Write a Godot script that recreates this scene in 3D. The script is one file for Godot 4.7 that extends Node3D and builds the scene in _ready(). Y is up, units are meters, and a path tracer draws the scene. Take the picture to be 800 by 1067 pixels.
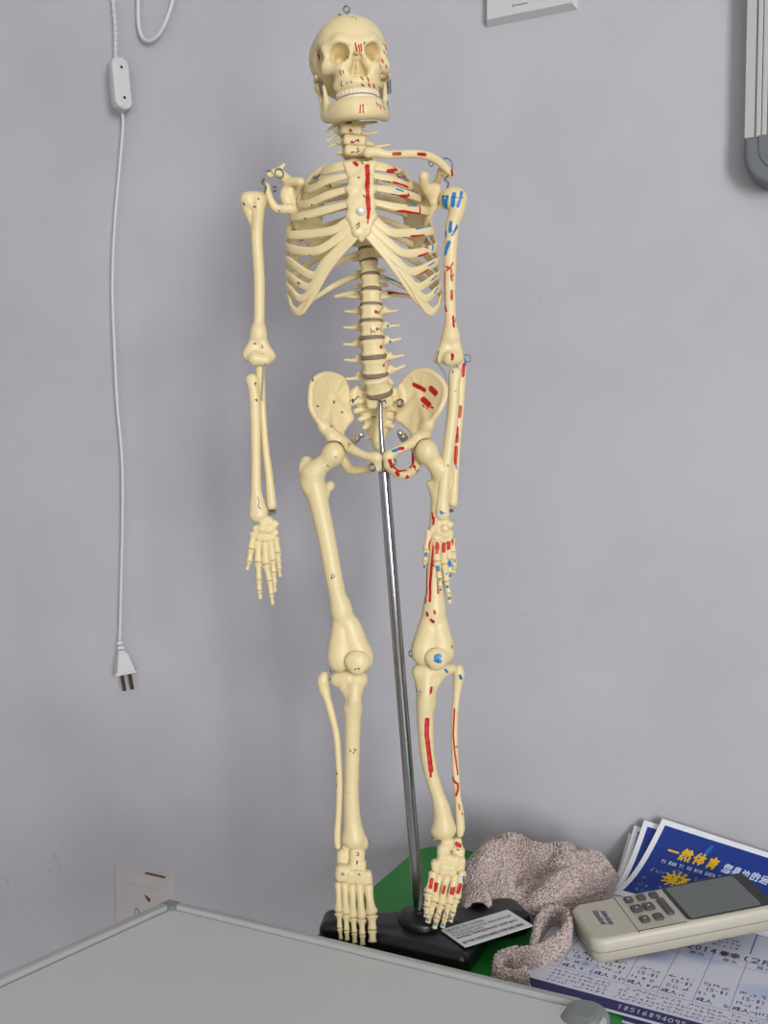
extends Node3D
# A teaching skeleton on a stand, on a green table in the corner of a classroom.
# Skeleton shapes are laid out in a frame that is turned with the camera's yaw only (x right, y up, z towards
# the viewer, origin at the camera, millimetres); every thing is then placed in the room at its real distance.

const F := 1040.0                 # focal length in pixels of the 800x1067 frame
const YAW := 26.3
const PITCH := -3.4
const TABLE := 0.72               # table top, metres above the floor
const CAM := Vector3(0, 1.16, 1.0355)
const DS := 870.0                 # distance of the skeleton's mid plane, mm
const PXMM := 0.8365              # millimetres per pixel at that distance

var yaw_basis := Basis(Vector3.UP, deg_to_rad(YAW))
var M := {}
var taken := {}
var base_mm := Vector3(33.5, -440, -870)
var rng := RandomNumberGenerator.new()

# window opening in the right wall
const WY0 := 0.50
const WY1 := 2.35
const WZ0 := 2.60
const WZ1 := 4.00

func _ready()-> void:
	rng.seed = 77
	var cam := Camera3D.new()
	cam.name = "camera"
	add_child(cam)
	cam.position = CAM
	cam.rotation_degrees = Vector3(PITCH, YAW, 0)
	cam.fov = rad_to_deg(2.0 * atan(533.5 / F))
	cam.near = 0.02
	cam.far = 60.0
	cam.current = true
	var env := Environment.new()
	var sm := ProceduralSkyMaterial.new()
	sm.sky_top_color = Color(0.62, 0.70, 0.82)
	sm.sky_horizon_color = Color(0.82, 0.85, 0.90)
	sm.ground_bottom_color = Color(0.45, 0.45, 0.44)
	sm.ground_horizon_color = Color(0.70, 0.71, 0.72)
	var sky := Sky.new()
	sky.sky_material = sm
	env.sky = sky
	env.background_mode = Environment.BG_SKY
	env.background_energy_multiplier = 1.0
	env.tonemap_mode = Environment.TONE_MAPPER_LINEAR
	env.tonemap_exposure = 1.0
	env.sdfgi_enabled = true
	env.ssao_enabled = true
	env.ssil_enabled = true
	var we := WorldEnvironment.new()
	we.name = "environment"
	we.environment = env
	add_child(we)
	# daylight entering through the window
	var al := AreaLight3D.new()
	al.name = "window_daylight"
	al.area_size = Vector2(WZ1 - WZ0 - 0.1, WY1 - WY0 - 0.1)
	al.light_color = Color(1.0, 0.995, 0.99)
	al.light_energy = 17.0
	al.area_range = 12.0
	al.shadow_enabled = true
	add_child(al)
	al.position = Vector3(RX - 0.01, (WY0 + WY1) / 2, (WZ0 + WZ1) / 2)
	al.rotation_degrees = Vector3(0, 90, 0)
	make_materials()
	make_room()
	make_table()
	make_skeleton()
	make_stand()
	make_loose_board()
	make_wall_things()
	make_towel()
	make_papers()
	make_remote()

# ---------------------------------------------------------------- picture geometry
func ray(px: float, py: float) -> Vector3:          # direction in the yaw frame, z = -1
	var p := deg_to_rad(PITCH)
	var y := -(py - 533.5) / F
	var x := (px - 400.0) / F
	var y2 := y * cos(p) + sin(p)
	var z2 := y * sin(p) - cos(p)
	return Vector3(x, y2, z2) / -z2

func W(px: float, py: float, t := 0.0) -> Vector3:   # t: pixels of the skeleton plane towards the viewer; result mm
	return ray(px, py) * (DS - t * PXMM)

func to_px(v: Vector3) -> Vector2:                  # yaw frame point to pixel
	var p := deg_to_rad(PITCH)
	var y := v.y * cos(p) - v.z * -sin(-p) * -1.0
	# inverse pitch turn
	y = v.y * cos(p) + v.z * sin(p)
	var z := -v.y * sin(p) + v.z * cos(p)
	return Vector2(400.0 + F * v.x / -z, 533.5 - F * y / -z)

func world(v: Vector3) -> Vector3:                  # yaw frame mm to room metres
	return CAM + yaw_basis * (v * 0.001)

func on_wall(px: float, py: float, off := 0.0) -> Vector3:
	var d := yaw_basis * ray(px, py)
	var s := (off - CAM.z) / d.z
	return CAM + d * s

func on_table(px: float, py: float, h := 0.0) -> Vector3:
	var d := yaw_basis * ray(px, py)
	var s := (TABLE + h - CAM.y) / d.y
	return CAM + d * s

# ---------------------------------------------------------------- nodes
func numbered(called: String) -> String:
	if not taken.has(called):
		taken[called] = 0
		return called
	taken[called] += 1
	return "%s_%03d" % [called, taken[called]]

func thing(called: String, label: String, category: String, at := Vector3.ZERO, basis := Basis(), group := "") -> Node3D:
	var o := Node3D.new()
	o.name = numbered(called)
	add_child(o)
	o.transform = Transform3D(basis, at)
	tag(o, label, category, group)
	return o

func tag(o: Node3D, label: String, category: String, group := "") -> void:
	o.set_meta("label", label)
	o.set_meta("category", category)
	if group != "":
		o.set_meta("group", group)

func put(called: String, mesh: Mesh, mat: Material, parent: Node, at := Vector3.ZERO, basis := Basis(), label := "") -> MeshInstance3D:
	var o := MeshInstance3D.new()
	o.name = called if parent != self else numbered(called)
	o.mesh = mesh
	o.material_override = mat
	o.cast_shadow = GeometryInstance3D.SHADOW_CASTING_SETTING_ON
	parent.add_child(o, true)
	o.transform = Transform3D(basis, at)
	if label != "":
		o.set_meta("label", label)
	return o

func structure(called: String, mesh: Mesh, mat: Material, at := Vector3.ZERO, basis := Basis()) -> MeshInstance3D:
	var o := put(called, mesh, mat, self, at, basis)
	o.set_meta("kind", "structure")
	return o

func mat(c: Color, rough := 0.6, metal := 0.0) -> StandardMaterial3D:
	var m := StandardMaterial3D.new()
	m.albedo_color = c
	m.roughness = rough
	m.metallic = metal
	return m

# ---------------------------------------------------------------- simple meshes
func box_mesh(s: Vector3) -> BoxMesh:
	var b := BoxMesh.new()
	b.size = s
	return b

# prism over a convex outline in x/z with rounded upper (and optionally lower) rim
func slab(outline: PackedVector2Array, y0: float, y1: float, bev: float, low := true, top_bev := -1.0) -> ArrayMesh:
	var n := outline.size()
	var c := Vector2.ZERO
	for p in outline:
		c += p / n
	var area := 0.0
	for i in n:
		area += outline[i].cross(outline[(i + 1) % n])
	var sgn := 1.0 if area > 0 else -1.0
	var layers := []       # [inset, y]
	var steps := 4
	var tb := bev if top_bev < 0 else top_bev
	if low:
		for k in steps:
			var a := PI / 2 * k / steps
			layers.append([bev * (1 - sin(a)), y0 + bev * (1 - cos(a))])
	else:
		layers.append([0.0, y0])
	for k in steps + 1:
		var a := PI / 2 * k / steps
		layers.append([tb * (1 - cos(a)), y1 - tb * (1 - sin(a))])
	# per edge: its own outward normal; corners sharper than 50 degrees stay sharp
	var en := PackedVector2Array()
	var el := PackedFloat32Array()
	for i in n:
		var e := outline[(i + 1) % n] - outline[i]
		el.append(e.length())
		en.append(Vector2(e.y, -e.x).normalized() * sgn)
	var rings := []        # [ring of points, tilt of the normal]
	for l in layers:
		var ring := PackedVector3Array()
		for i in n:
			var n1 := en[(i + n - 1) % n]
			var m := (n1 + en[i]).normalized()
			var q: Vector2 = outline[i] - m * l[0] / maxf(0.35, m.dot(n1))
			ring.append(Vector3(q.x, l[1], q.y))
		rings.append(ring)
	var tilt := PackedFloat32Array()
	if low:
		for k in steps:
			tilt.append(-(PI / 2 - PI / 2 * k / steps))
	else:
		tilt.append(0.0)
	for k in steps + 1:
		tilt.append(PI / 2 * k / steps)
	var g := {"v": PackedVector3Array(), "n": PackedVector3Array(), "i": PackedInt32Array()}
	for i in n:
		var j := (i + 1) % n
		var prev := (i + n - 1) % n
		var na := en[i]
		var nb := en[i]
		if en[prev].dot(en[i]) > 0.64:
			na = (en[prev] * el[prev] + en[i] * el[i]).normalized()
		if en[j].dot(en[i]) > 0.64:
			nb = (en[j] * el[j] + en[i] * el[i]).normalized()
		for k in rings.size() - 1:
			var q := [rings[k][i], rings[k][j], rings[k + 1][j], rings[k + 1][i]]
			var t0 := tilt[k]
			var t1 := tilt[k + 1]
			var m := [Vector3(na.x * cos(t0), sin(t0), na.y * cos(t0)), Vector3(nb.x * cos(t0), sin(t0), nb.y * cos(t0)), Vector3(nb.x * cos(t1), sin(t1), nb.y * cos(t1)), Vector3(na.x * cos(t1), sin(t1), na.y * cos(t1))]
			face(g, [q[0], q[1], q[2]], [m[0], m[1], m[2]])
			face(g, [q[0], q[2], q[3]], [m[0], m[2], m[3]])
		var top: PackedVector3Array = rings[rings.size() - 1]
		var bot: PackedVector3Array = rings[0]
		face(g, [Vector3(c.x, y1, c.y), top[i], top[j]], [Vector3.UP, Vector3.UP, Vector3.UP])
		face(g, [Vector3(c.x, bot[0].y, c.y), bot[i], bot[j]], [Vector3.DOWN, Vector3.DOWN, Vector3.DOWN])
	return plain_mesh(g, Vector3.ZERO, 1.0)

# one triangle, wound so that its front is where its normals point
func face(g: Dictionary, p: Array, m: Array) -> void:
	var at: int = g.v.size()
	var f: Vector3 = (p[2] - p[0]).cross(p[1] - p[0])
	var turn: bool = f.dot(m[0] + m[1] + m[2]) < 0
	for k in ([0, 2, 1] if turn else [0, 1, 2]):
		g.v.append(p[k])
		g.n.append(m[k])
	g.i.append_array(PackedInt32Array([at, at + 1, at + 2]))

func rrect(w: float, d: float, r: float, seg := 5) -> PackedVector2Array:
	var o := PackedVector2Array()
	for q in 4:
		var cx := (w / 2 - r) * (1 if q == 0 or q == 3 else -1)
		var cz := (d / 2 - r) * (1 if q < 2 else -1)
		for k in seg + 1:
			var a := PI / 2 * (q + float(k) / seg)
			o.append(Vector2(cx + cos(a) * r, cz + sin(a) * r))
	return o

func shift(o: PackedVector2Array, by: Vector2) -> PackedVector2Array:
	var r := PackedVector2Array()
	for p in o:
		r.append(p + by)
	return r

func cylinder(r0: float, r1: float, h: float, seg := 24) -> CylinderMesh:
	var c := CylinderMesh.new()
	c.bottom_radius = r0
	c.top_radius = r1
	c.height = h
	c.radial_segments = seg
	c.rings = 1
	return c

func torus(r: float, w: float) -> TorusMesh:
	var t := TorusMesh.new()
	t.inner_radius = r - w
	t.outer_radius = r + w
	t.rings = 20
	t.ring_segments = 8
	return t

func stick(called: String, a: Vector3, b: Vector3, r: float, m: Material, parent: Node, r2 := -1.0) -> MeshInstance3D:
	var y := (b - a).normalized()
	var x := y.cross(Vector3(0.31, 0.17, 0.93)).normalized()
	return put(called, cylinder(r, r if r2 < 0 else r2, a.distance_to(b), 16), m, parent, (a + b) / 2, Basis(x, y, x.cross(y)))

# ---------------------------------------------------------------- swept tubes: geo = {v, n, i}
func spline(ctrl: Array, per: int) -> Array:        # rows [Vector3, ra, rb]
	var out := []
	var n := ctrl.size()
	for s in n - 1:
		var p0: Vector3 = ctrl[maxi(s - 1, 0)][0]
		var p1: Vector3 = ctrl[s][0]
		var p2: Vector3 = ctrl[s + 1][0]
		var p3: Vector3 = ctrl[mini(s + 2, n - 1)][0]
		for k in per:
			var u := float(k) / per
			var q := 0.5 * ((2.0 * p1) + (p2 - p0) * u + (2.0 * p0 - 5.0 * p1 + 4.0 * p2 - p3) * u * u + (3.0 * p1 - p0 - 3.0 * p2 + p3) * u * u * u)
			var e := u * u * (3 - 2 * u)
			out.append([q, lerpf(ctrl[s][1], ctrl[s + 1][1], e), lerpf(ctrl[s][2], ctrl[s + 1][2], e)])
	out.append(ctrl[n - 1].duplicate())
	return out

func sweep(rows: Array, seg := 10, axis = null, round_ends := true, power := 1.0) -> Dictionary:
	var r2 := []
	var n := rows.size()
	if round_ends:
		var t0: Vector3 = (rows[1][0] - rows[0][0]).normalized()
		var t1: Vector3 = (rows[n - 1][0] - rows[n - 2][0]).normalized()
		for a in [80.0, 55.0, 28.0]:
			var q: float = sin(deg_to_rad(a))
			var s: float = cos(deg_to_rad(a))
			r2.append([rows[0][0] - t0 * minf(rows[0][1], rows[0][2]) * q, rows[0][1] * s, rows[0][2] * s])
		r2.append_array(rows)
		for a in [28.0, 55.0, 80.0]:
			var q: float = sin(deg_to_rad(a))
			var s: float = cos(deg_to_rad(a))
			r2.append([rows[n - 1][0] + t1 * minf(rows[n - 1][1], rows[n - 1][2]) * q, rows[n - 1][1] * s, rows[n - 1][2] * s])
	else:
		r2 = rows
	n = r2.size()
	var v := PackedVector3Array()
	var idx := PackedInt32Array()
	var o := Vector3.ZERO
	for k in n:
		var c: Vector3 = r2[k][0]
		var t: Vector3 = (r2[mini(k + 1, n - 1)][0] - r2[maxi(k - 1, 0)][0]).normalized()
		var hint: Vector3
		if axis is Callable:
			hint = axis.call(c)
		elif axis is Vector3:
			hint = axis
		else:
			hint = o if o != Vector3.ZERO else (Vector3(0, 0, 1) if absf(t.z) < 0.8 else Vector3(1, 0, 0))
		o = (hint - t * hint.dot(t)).normalized()
		var b := t.cross(o)
		for j in seg:
			var a := TAU * j / seg
			var cs := cos(a)
			var sn := sin(a)
			if power != 1.0:
				cs = signf(cs) * pow(absf(cs), power)
				sn = signf(sn) * pow(absf(sn), power)
			v.append(c + o * (cs * r2[k][2]) + b * (sn * r2[k][1]))
	for k in n - 1:
		for j in seg:
			var a := k * seg + j
			var b := k * seg + (j + 1) % seg
			idx.append_array(PackedInt32Array([a, b, a + seg, b, b + seg, a + seg]))
	var c0 := v.size()
	v.append(r2[0][0])
	v.append(r2[n - 1][0])
	for j in seg:
		idx.append_array(PackedInt32Array([c0, (j + 1) % seg, j, c0 + 1, (n - 1) * seg + j, (n - 1) * seg + (j + 1) % seg]))
	var g := {"v": v, "i": idx, "n": PackedVector3Array()}
	smooth(g, v[(n / 2) * seg], r2[n / 2][0])
	return g

func smooth(g: Dictionary, probe := Vector3.ZERO, inner = null) -> void:
	var v: PackedVector3Array = g.v
	var idx: PackedInt32Array = g.i
	var nn := PackedVector3Array()
	nn.resize(v.size())
	for k in range(0, idx.size(), 3):
		var f := (v[idx[k + 2]] - v[idx[k]]).cross(v[idx[k + 1]] - v[idx[k]])
		nn[idx[k]] += f
		nn[idx[k + 1]] += f
		nn[idx[k + 2]] += f
	for k in nn.size():
		nn[k] = nn[k].normalized()
	if inner != null:
		var best := -1
		for k in v.size():
			if v[k] == probe:
				best = k
				break
		if best >= 0 and nn[best].dot(probe - inner) < 0:
			for k in nn.size():
				nn[k] = -nn[k]
			for k in range(0, idx.size(), 3):
				var s := idx[k + 1]
				idx[k + 1] = idx[k + 2]
				idx[k + 2] = s
			g.i = idx
	g.n = nn

func merge(list: Array) -> Dictionary:
	var g := {"v": PackedVector3Array(), "n": PackedVector3Array(), "i": PackedInt32Array()}
	for a in list:
		var off: int = g.v.size()
		g.v.append_array(a.v)
		g.n.append_array(a.n)
		for k in a.i:
			g.i.append(k + off)
	return g

func plain_mesh(g: Dictionary, origin := Vector3.ZERO, scale := 0.001) -> ArrayMesh:
	var v := PackedVector3Array()
	v.resize(g.v.size())
	for k in v.size():
		v[k] = (g.v[k] - origin) * scale
	var a := []
	a.resize(Mesh.ARRAY_MAX)
	a[Mesh.ARRAY_VERTEX] = v
	a[Mesh.ARRAY_NORMAL] = g.n
	a[Mesh.ARRAY_INDEX] = g.i
	var m := ArrayMesh.new()
	m.add_surface_from_arrays(Mesh.PRIMITIVE_TRIANGLES, a)
	return m

# ---------------------------------------------------------------- distance fields, meshed as surface nets
class Prim:
	var kind := 0            # 0 round cone, 1 ellipsoid, 2 rounded box, 3 triangle plate
	var sub := false
	var k := 3.0
	var a: Vector3
	var b: Vector3
	var c: Vector3
	var ra := 1.0
	var rb := 1.0
	var bb := 1.0
	var inv: Transform3D
	var r: Vector3
	func d(p: Vector3) -> float:
		if kind == 0:
			var pa := p - a
			var u := clampf(pa.dot(b) / bb, 0.0, 1.0)
			return (pa - b * u).length() - lerpf(ra, rb, u)
		if kind == 1:
			var q := inv * p
			var e := q / r
			var k0 := e.length()
			if k0 < 0.001:
				return -minf(r.x, minf(r.y, r.z))
			return k0 * (k0 - 1.0) / (e / r).length()
		if kind == 2:
			var q := (inv * p).abs() - r
			return q.max(Vector3.ZERO).length() + minf(maxf(q.x, maxf(q.y, q.z)), 0.0) - ra
		# triangle with vertices a, a+b, a+c
		var pa := p - a
		var d00 := b.dot(b)
		var d01 := b.dot(c)
		var d11 := c.dot(c)
		var d20 := pa.dot(b)
		var d21 := pa.dot(c)
		var v := (d11 * d20 - d01 * d21) / bb
		var w := (d00 * d21 - d01 * d20) / bb
		if v >= 0.0 and w >= 0.0 and v + w <= 1.0:
			return (pa - b * v - c * w).length() - ra
		var u1 := clampf(d20 / d00, 0.0, 1.0)
		var u2 := clampf(d21 / d11, 0.0, 1.0)
		var e := c - b
		var u3 := clampf((pa - b).dot(e) / e.dot(e), 0.0, 1.0)
		return sqrt(minf((pa - b * u1).length_squared(), minf((pa - c * u2).length_squared(), (pa - b - e * u3).length_squared()))) - ra

func field(p: Vector3, list: Array) -> float:
	var d := 1000.0
	for q: Prim in list:
		var e := q.d(p)
		if q.sub:
			e = -e
			var h := maxf(q.k - absf(d - e), 0.0) / q.k
			d = maxf(d, e) + h * h * q.k * 0.25
		else:
			var h := maxf(q.k - absf(d - e), 0.0) / q.k
			d = minf(d, e) - h * h * q.k * 0.25
	return d

func cap(a: Vector3, ra: float, b: Vector3, rb: float, k := 3.0, sub := false) -> Prim:
	var q := Prim.new()
	q.a = a
	q.b = b - a
	q.bb = maxf(q.b.length_squared(), 0.0001)
	q.ra = ra
	q.rb = rb
	q.k = k
	q.sub = sub
	return q

func ell(c: Vector3, r: Vector3, basis := Basis(), k := 3.0, sub := false) -> Prim:
	var q := Prim.new()
	q.kind = 1
	q.a = c
	q.r = r
	q.inv = Transform3D(basis, c).affine_inverse()
	q.k = k
	q.sub = sub
	return q

func rbox(c: Vector3, half: Vector3, rad: float, basis := Basis(), k := 3.0, sub := false) -> Prim:
	var q := Prim.new()
	q.kind = 2
	q.a = c
	q.r = half - Vector3.ONE * rad
	q.ra = rad
	q.inv = Transform3D(basis, c).affine_inverse()
	q.k = k
	q.sub = sub
	return q

func plate(a: Vector3, b: Vector3, c: Vector3, rad: float, k := 3.0) -> Prim:
	var q := Prim.new()
	q.kind = 3
	q.a = a
	q.b = b - a
	q.c = c - a
	q.ra = rad
	q.bb = q.b.dot(q.b) * q.c.dot(q.c) - pow(q.b.dot(q.c), 2)
	q.k = k
	return q

func bounds(q: Prim) -> AABB:
	var r := Vector3.ONE
	if q.kind == 0:
		r *= maxf(q.ra, q.rb)
		return AABB(q.a, Vector3.ZERO).expand(q.a + q.b).grow(r.x + q.k * 0.3)
	if q.kind == 3:
		return AABB(q.a, Vector3.ZERO).expand(q.a + q.b).expand(q.a + q.c).grow(q.ra + q.k * 0.3)
	return AABB(q.a, Vector3.ZERO).grow(q.r.length() + (q.ra if q.kind == 2 else 0.0))

func nets(prims: Array, h: float) -> Dictionary:
	var box := AABB()
	var first := true
	for q: Prim in prims:
		if q.sub:
			continue
		box = bounds(q) if first else box.merge(bounds(q))
		first = false
	box = box.grow(h * 2)
	var B := 5
	var nb := Vector3i((box.size / (h * B)).ceil())
	var nx := nb.x * B + 1
	var ny := nb.y * B + 1
	var nz := nb.z * B + 1
	var o := box.position
	var val := PackedFloat32Array()
	val.resize(nx * ny * nz)
	val.fill(1.0)
	var rad := h * B * 0.5 * 1.7321
	var active := []
	for bz in nb.z:
		for by in nb.y:
			for bx in nb.x:
				var c := o + Vector3(bx + 0.5, by + 0.5, bz + 0.5) * (h * B)
				var list := []
				var inside := false
				for q: Prim in prims:
					var e := q.d(c)
					if e < rad * 1.25 + q.k + 2 * h:
						list.append(q)
				if list.is_empty():
					continue
				var dc := field(c, list)
				if absf(dc) > rad * 1.25 + 2.5 * h + 1.0:
					if dc < 0:
						inside = true
					else:
						continue
				var x1 := bx * B + B + (1 if bx == nb.x - 1 else 0)
				var y1 := by * B + B + (1 if by == nb.y - 1 else 0)
				var z1 := bz * B + B + (1 if bz == nb.z - 1 else 0)
				if inside:
					for z in range(bz * B, z1):
						for y in range(by * B, y1):
							var at := (z * ny + y) * nx
							for x in range(bx * B, x1):
								val[at + x] = -1.0
					continue
				active.append(Vector3i(bx, by, bz))
				for z in range(bz * B, z1):
					for y in range(by * B, y1):
						var at := (z * ny + y) * nx
						for x in range(bx * B, x1):
							val[at + x] = field(o + Vector3(x, y, z) * h, list)
	var vid := {}
	var v := PackedVector3Array()
	var nn := PackedVector3Array()
	var idx := PackedInt32Array()
	var sx := 1
	var sy := nx
	var sz := nx * ny
	for blk: Vector3i in active:
		for z in range(blk.z * B, mini(blk.z * B + B, nz - 1)):
			for y in range(blk.y * B, mini(blk.y * B + B, ny - 1)):
				for x in range(blk.x * B, mini(blk.x * B + B, nx - 1)):
					var at := (z * ny + y) * nx + x
					var a0 := val[at]
					var a1 := val[at + sx]
					var a2 := val[at + sy]
					var a3 := val[at + sx + sy]
					var a4 := val[at + sz]
					var a5 := val[at + sx + sz]
					var a6 := val[at + sy + sz]
					var a7 := val[at + sx + sy + sz]
					var neg := int(a0 < 0) + int(a1 < 0) + int(a2 < 0) + int(a3 < 0) + int(a4 < 0) + int(a5 < 0) + int(a6 < 0) + int(a7 < 0)
					if neg == 0 or neg == 8:
						continue
					var s := Vector3.ZERO
					var m := 0
					if (a0 < 0) != (a1 < 0): s += Vector3(a0 / (a0 - a1), 0, 0); m += 1
					if (a2 < 0) != (a3 < 0): s += Vector3(a2 / (a2 - a3), 1, 0); m += 1
					if (a4 < 0) != (a5 < 0): s += Vector3(a4 / (a4 - a5), 0, 1); m += 1
					if (a6 < 0) != (a7 < 0): s += Vector3(a6 / (a6 - a7), 1, 1); m += 1
					if (a0 < 0) != (a2 < 0): s += Vector3(0, a0 / (a0 - a2), 0); m += 1
					if (a1 < 0) != (a3 < 0): s += Vector3(1, a1 / (a1 - a3), 0); m += 1
					if (a4 < 0) != (a6 < 0): s += Vector3(0, a4 / (a4 - a6), 1); m += 1
					if (a5 < 0) != (a7 < 0): s += Vector3(1, a5 / (a5 - a7), 1); m += 1
					if (a0 < 0) != (a4 < 0): s += Vector3(0, 0, a0 / (a0 - a4)); m += 1
					if (a1 < 0) != (a5 < 0): s += Vector3(1, 0, a1 / (a1 - a5)); m += 1
					if (a2 < 0) != (a6 < 0): s += Vector3(0, 1, a2 / (a2 - a6)); m += 1
					if (a3 < 0) != (a7 < 0): s += Vector3(1, 1, a3 / (a3 - a7)); m += 1
					s /= m
					var g := Vector3(a1 + a3 + a5 + a7 - a0 - a2 - a4 - a6, a2 + a3 + a6 + a7 - a0 - a1 - a4 - a5, a4 + a5 + a6 + a7 - a0 - a1 - a2 - a3)
					vid[at] = v.size()
					v.append(o + (Vector3(x, y, z) + s) * h)
					nn.append(g.normalized())
	for at: int in vid:
		var x := at % nx
		var y := (at / nx) % ny
		var z := at / sz
		var a0 := val[at] < 0
		if y > 0 and z > 0 and a0 != (val[at + sx] < 0):
			quad(idx, vid, at, at - sy, at - sy - sz, at - sz, a0)
		if x > 0 and z > 0 and a0 != (val[at + sy] < 0):
			quad(idx, vid, at, at - sz, at - sx - sz, at - sx, a0)
		if x > 0 and y > 0 and a0 != (val[at + sz] < 0):
			quad(idx, vid, at, at - sx, at - sx - sy, at - sy, a0)
	return {"v": v, "n": nn, "i": idx}

func quad(idx: PackedInt32Array, vid: Dictionary, a: int, b: int, c: int, d: int, flip: bool) -> void:
	if not (vid.has(a) and vid.has(b) and vid.has(c) and vid.has(d)):
		return
	var p: int = vid[a]
	var q: int = vid[b]
	var r: int = vid[c]
	var s: int = vid[d]
	if flip:
		idx.append(p); idx.append(r); idx.append(q); idx.append(p); idx.append(s); idx.append(r)
	else:
		idx.append(p); idx.append(q); idx.append(r); idx.append(p); idx.append(r); idx.append(s)

# ---------------------------------------------------------------- paint on bones
var BONE := Color(0.885, 0.815, 0.63)
var RED := Color(0.74, 0.06, 0.10)
var BLUE := Color(0.13, 0.50, 0.76)
var INK := Color(0.07, 0.07, 0.09)

# marks: rows [Color, radius px, [x, y, x, y, ...]]; each polyline is carried to the bone's surface and brushed on it
func painted(g: Dictionary, marks: Array, tint := Color(1, 1, 1)) -> ArrayMesh:
	var v: PackedVector3Array = g.v
	var nn: PackedVector3Array = g.n
	var idx: PackedInt32Array = g.i
	var base := (BONE * tint).srgb_to_linear()
	var strokes := []
	if marks.size() > 0:
		var pp := PackedVector2Array()
		pp.resize(v.size())
		for k in v.size():
			pp[k] = to_px(v[k]) if nn[k].dot(v[k]) < 0 else Vector2(-9999, 0)
		for m in marks:
			var pts := []
			for k in range(0, m[2].size(), 2):
				var at := Vector2(m[2][k], m[2][k + 1])
				var best := -1
				var bd := 1e9
				for q in pp.size():
					var dd := pp[q].distance_squared_to(at)
					if dd < 16.0:
						dd = dd * 0.4 + (-v[q].z - 700.0) * 0.12
					else:
						dd += 60.0
					if dd < bd:
						bd = dd
						best = q
				var surf := ray(at.x, at.y) * -v[best].z
				pts.append(surf)
			if pts.size() == 1:
				pts.append(pts[0] + Vector3(0.01, 0, 0))
			strokes.append([m[0].srgb_to_linear(), m[1] * PXMM, pts])
	var ov := PackedVector3Array()
	var on := PackedVector3Array()
	var oc := PackedColorArray()
	var oi := PackedInt32Array()
	for k in v.size():
		ov.append(v[k])
		on.append(nn[k])
		oc.append(base)
	if strokes.is_empty():
		oi = idx
	else:
		for t in range(0, idx.size(), 3):
			var a := v[idx[t]]
			var b := v[idx[t + 1]]
			var c := v[idx[t + 2]]
			var ctr := (a + b + c) / 3
			var size := maxf(a.distance_to(b), maxf(b.distance_to(c), c.distance_to(a)))
			var near := []
			for s in strokes:
				if brush(ctr, Vector3.ZERO, s) < s[1] + size * 0.7 + 0.3:
					near.append(s)
			if near.is_empty():
				oi.append(idx[t]); oi.append(idx[t + 1]); oi.append(idx[t + 2])
				continue
			var n := clampi(ceili(size / 0.42), 1, 9)
			var start := ov.size()
			for i in n + 1:
				for j in n + 1 - i:
					var w := Vector3(1.0 - float(i + j) / n, float(i) / n, float(j) / n)
					var p := a * w.x + b * w.y + c * w.z
					var q := (nn[idx[t]] * w.x + nn[idx[t + 1]] * w.y + nn[idx[t + 2]] * w.z).normalized()
					var col := base
					for s in near:
						var e := brush(p, q, s)
						if e < s[1]:
							col = s[0]
					ov.append(p); on.append(q); oc.append(col)
			var row := func(i: int, j: int) -> int: return start + i * (n + 1) - i * (i - 1) / 2 + j
			for i in n:
				for j in n - i:
					oi.append(row.call(i, j)); oi.append(row.call(i + 1, j)); oi.append(row.call(i, j + 1))
					if j < n - i - 1:
						oi.append(row.call(i + 1, j)); oi.append(row.call(i + 1, j + 1)); oi.append(row.call(i, j + 1))
	var fv := PackedVector3Array()
	fv.resize(ov.size())
	for k in ov.size():
		fv[k] = (ov[k] - base_mm) * 0.001
	var arr := []
	arr.resize(Mesh.ARRAY_MAX)
	arr[Mesh.ARRAY_VERTEX] = fv
	arr[Mesh.ARRAY_NORMAL] = on
	arr[Mesh.ARRAY_COLOR] = oc
	arr[Mesh.ARRAY_INDEX] = oi
	var mesh := ArrayMesh.new()
	mesh.add_surface_from_arrays(Mesh.PRIMITIVE_TRIANGLES, arr)
	return mesh

func brush(p: Vector3, nrm: Vector3, s: Array) -> float:
	var best := 1e9
	var pts: Array = s[2]
	for k in pts.size() - 1:
		var a: Vector3 = pts[k]
		var ab: Vector3 = pts[k + 1] - a
		var u := clampf((p - a).dot(ab) / maxf(ab.length_squared(), 1e-6), 0.0, 1.0)
		var d := p - a - ab * u
		if nrm != Vector3.ZERO:
			d -= nrm * d.dot(nrm) * 0.8
		best = minf(best, d.length_squared())
	return sqrt(best)

func bone(called: String, g: Dictionary, parent: Node, marks := [], label := "") -> MeshInstance3D:
	return put(called, painted(g, marks), M.bone, parent, Vector3.ZERO, Basis(), label)

# a polyline of round cones through rows [px, py, t, r px]; the first link blends softly into what is there, the others follow on
func chain(rows: Array, k := 3.0) -> Array:
	var pts := []
	for a in rows:
		pts.append([W(a[0], a[1], a[2]), a[3] * PXMM, 0.0])
	return links(spline(pts, 3) if pts.size() > 2 else pts, k)

func links(pts: Array, k := 3.0) -> Array:
	var out := []
	for j in pts.size() - 1:
		out.append(cap(pts[j][0], pts[j][1], pts[j + 1][0], pts[j + 1][1], k if j == 0 or j == pts.size() - 2 else 0.7))
	return out

func blob(px: float, py: float, t: float, rx: float, ry: float, rz: float, turn := 0.0, k := 3.0, sub := false) -> Prim:
	return ell(W(px, py, t), Vector3(rx, ry, rz) * PXMM, Basis(Vector3(0, 0, 1), deg_to_rad(turn)), k, sub)

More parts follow.
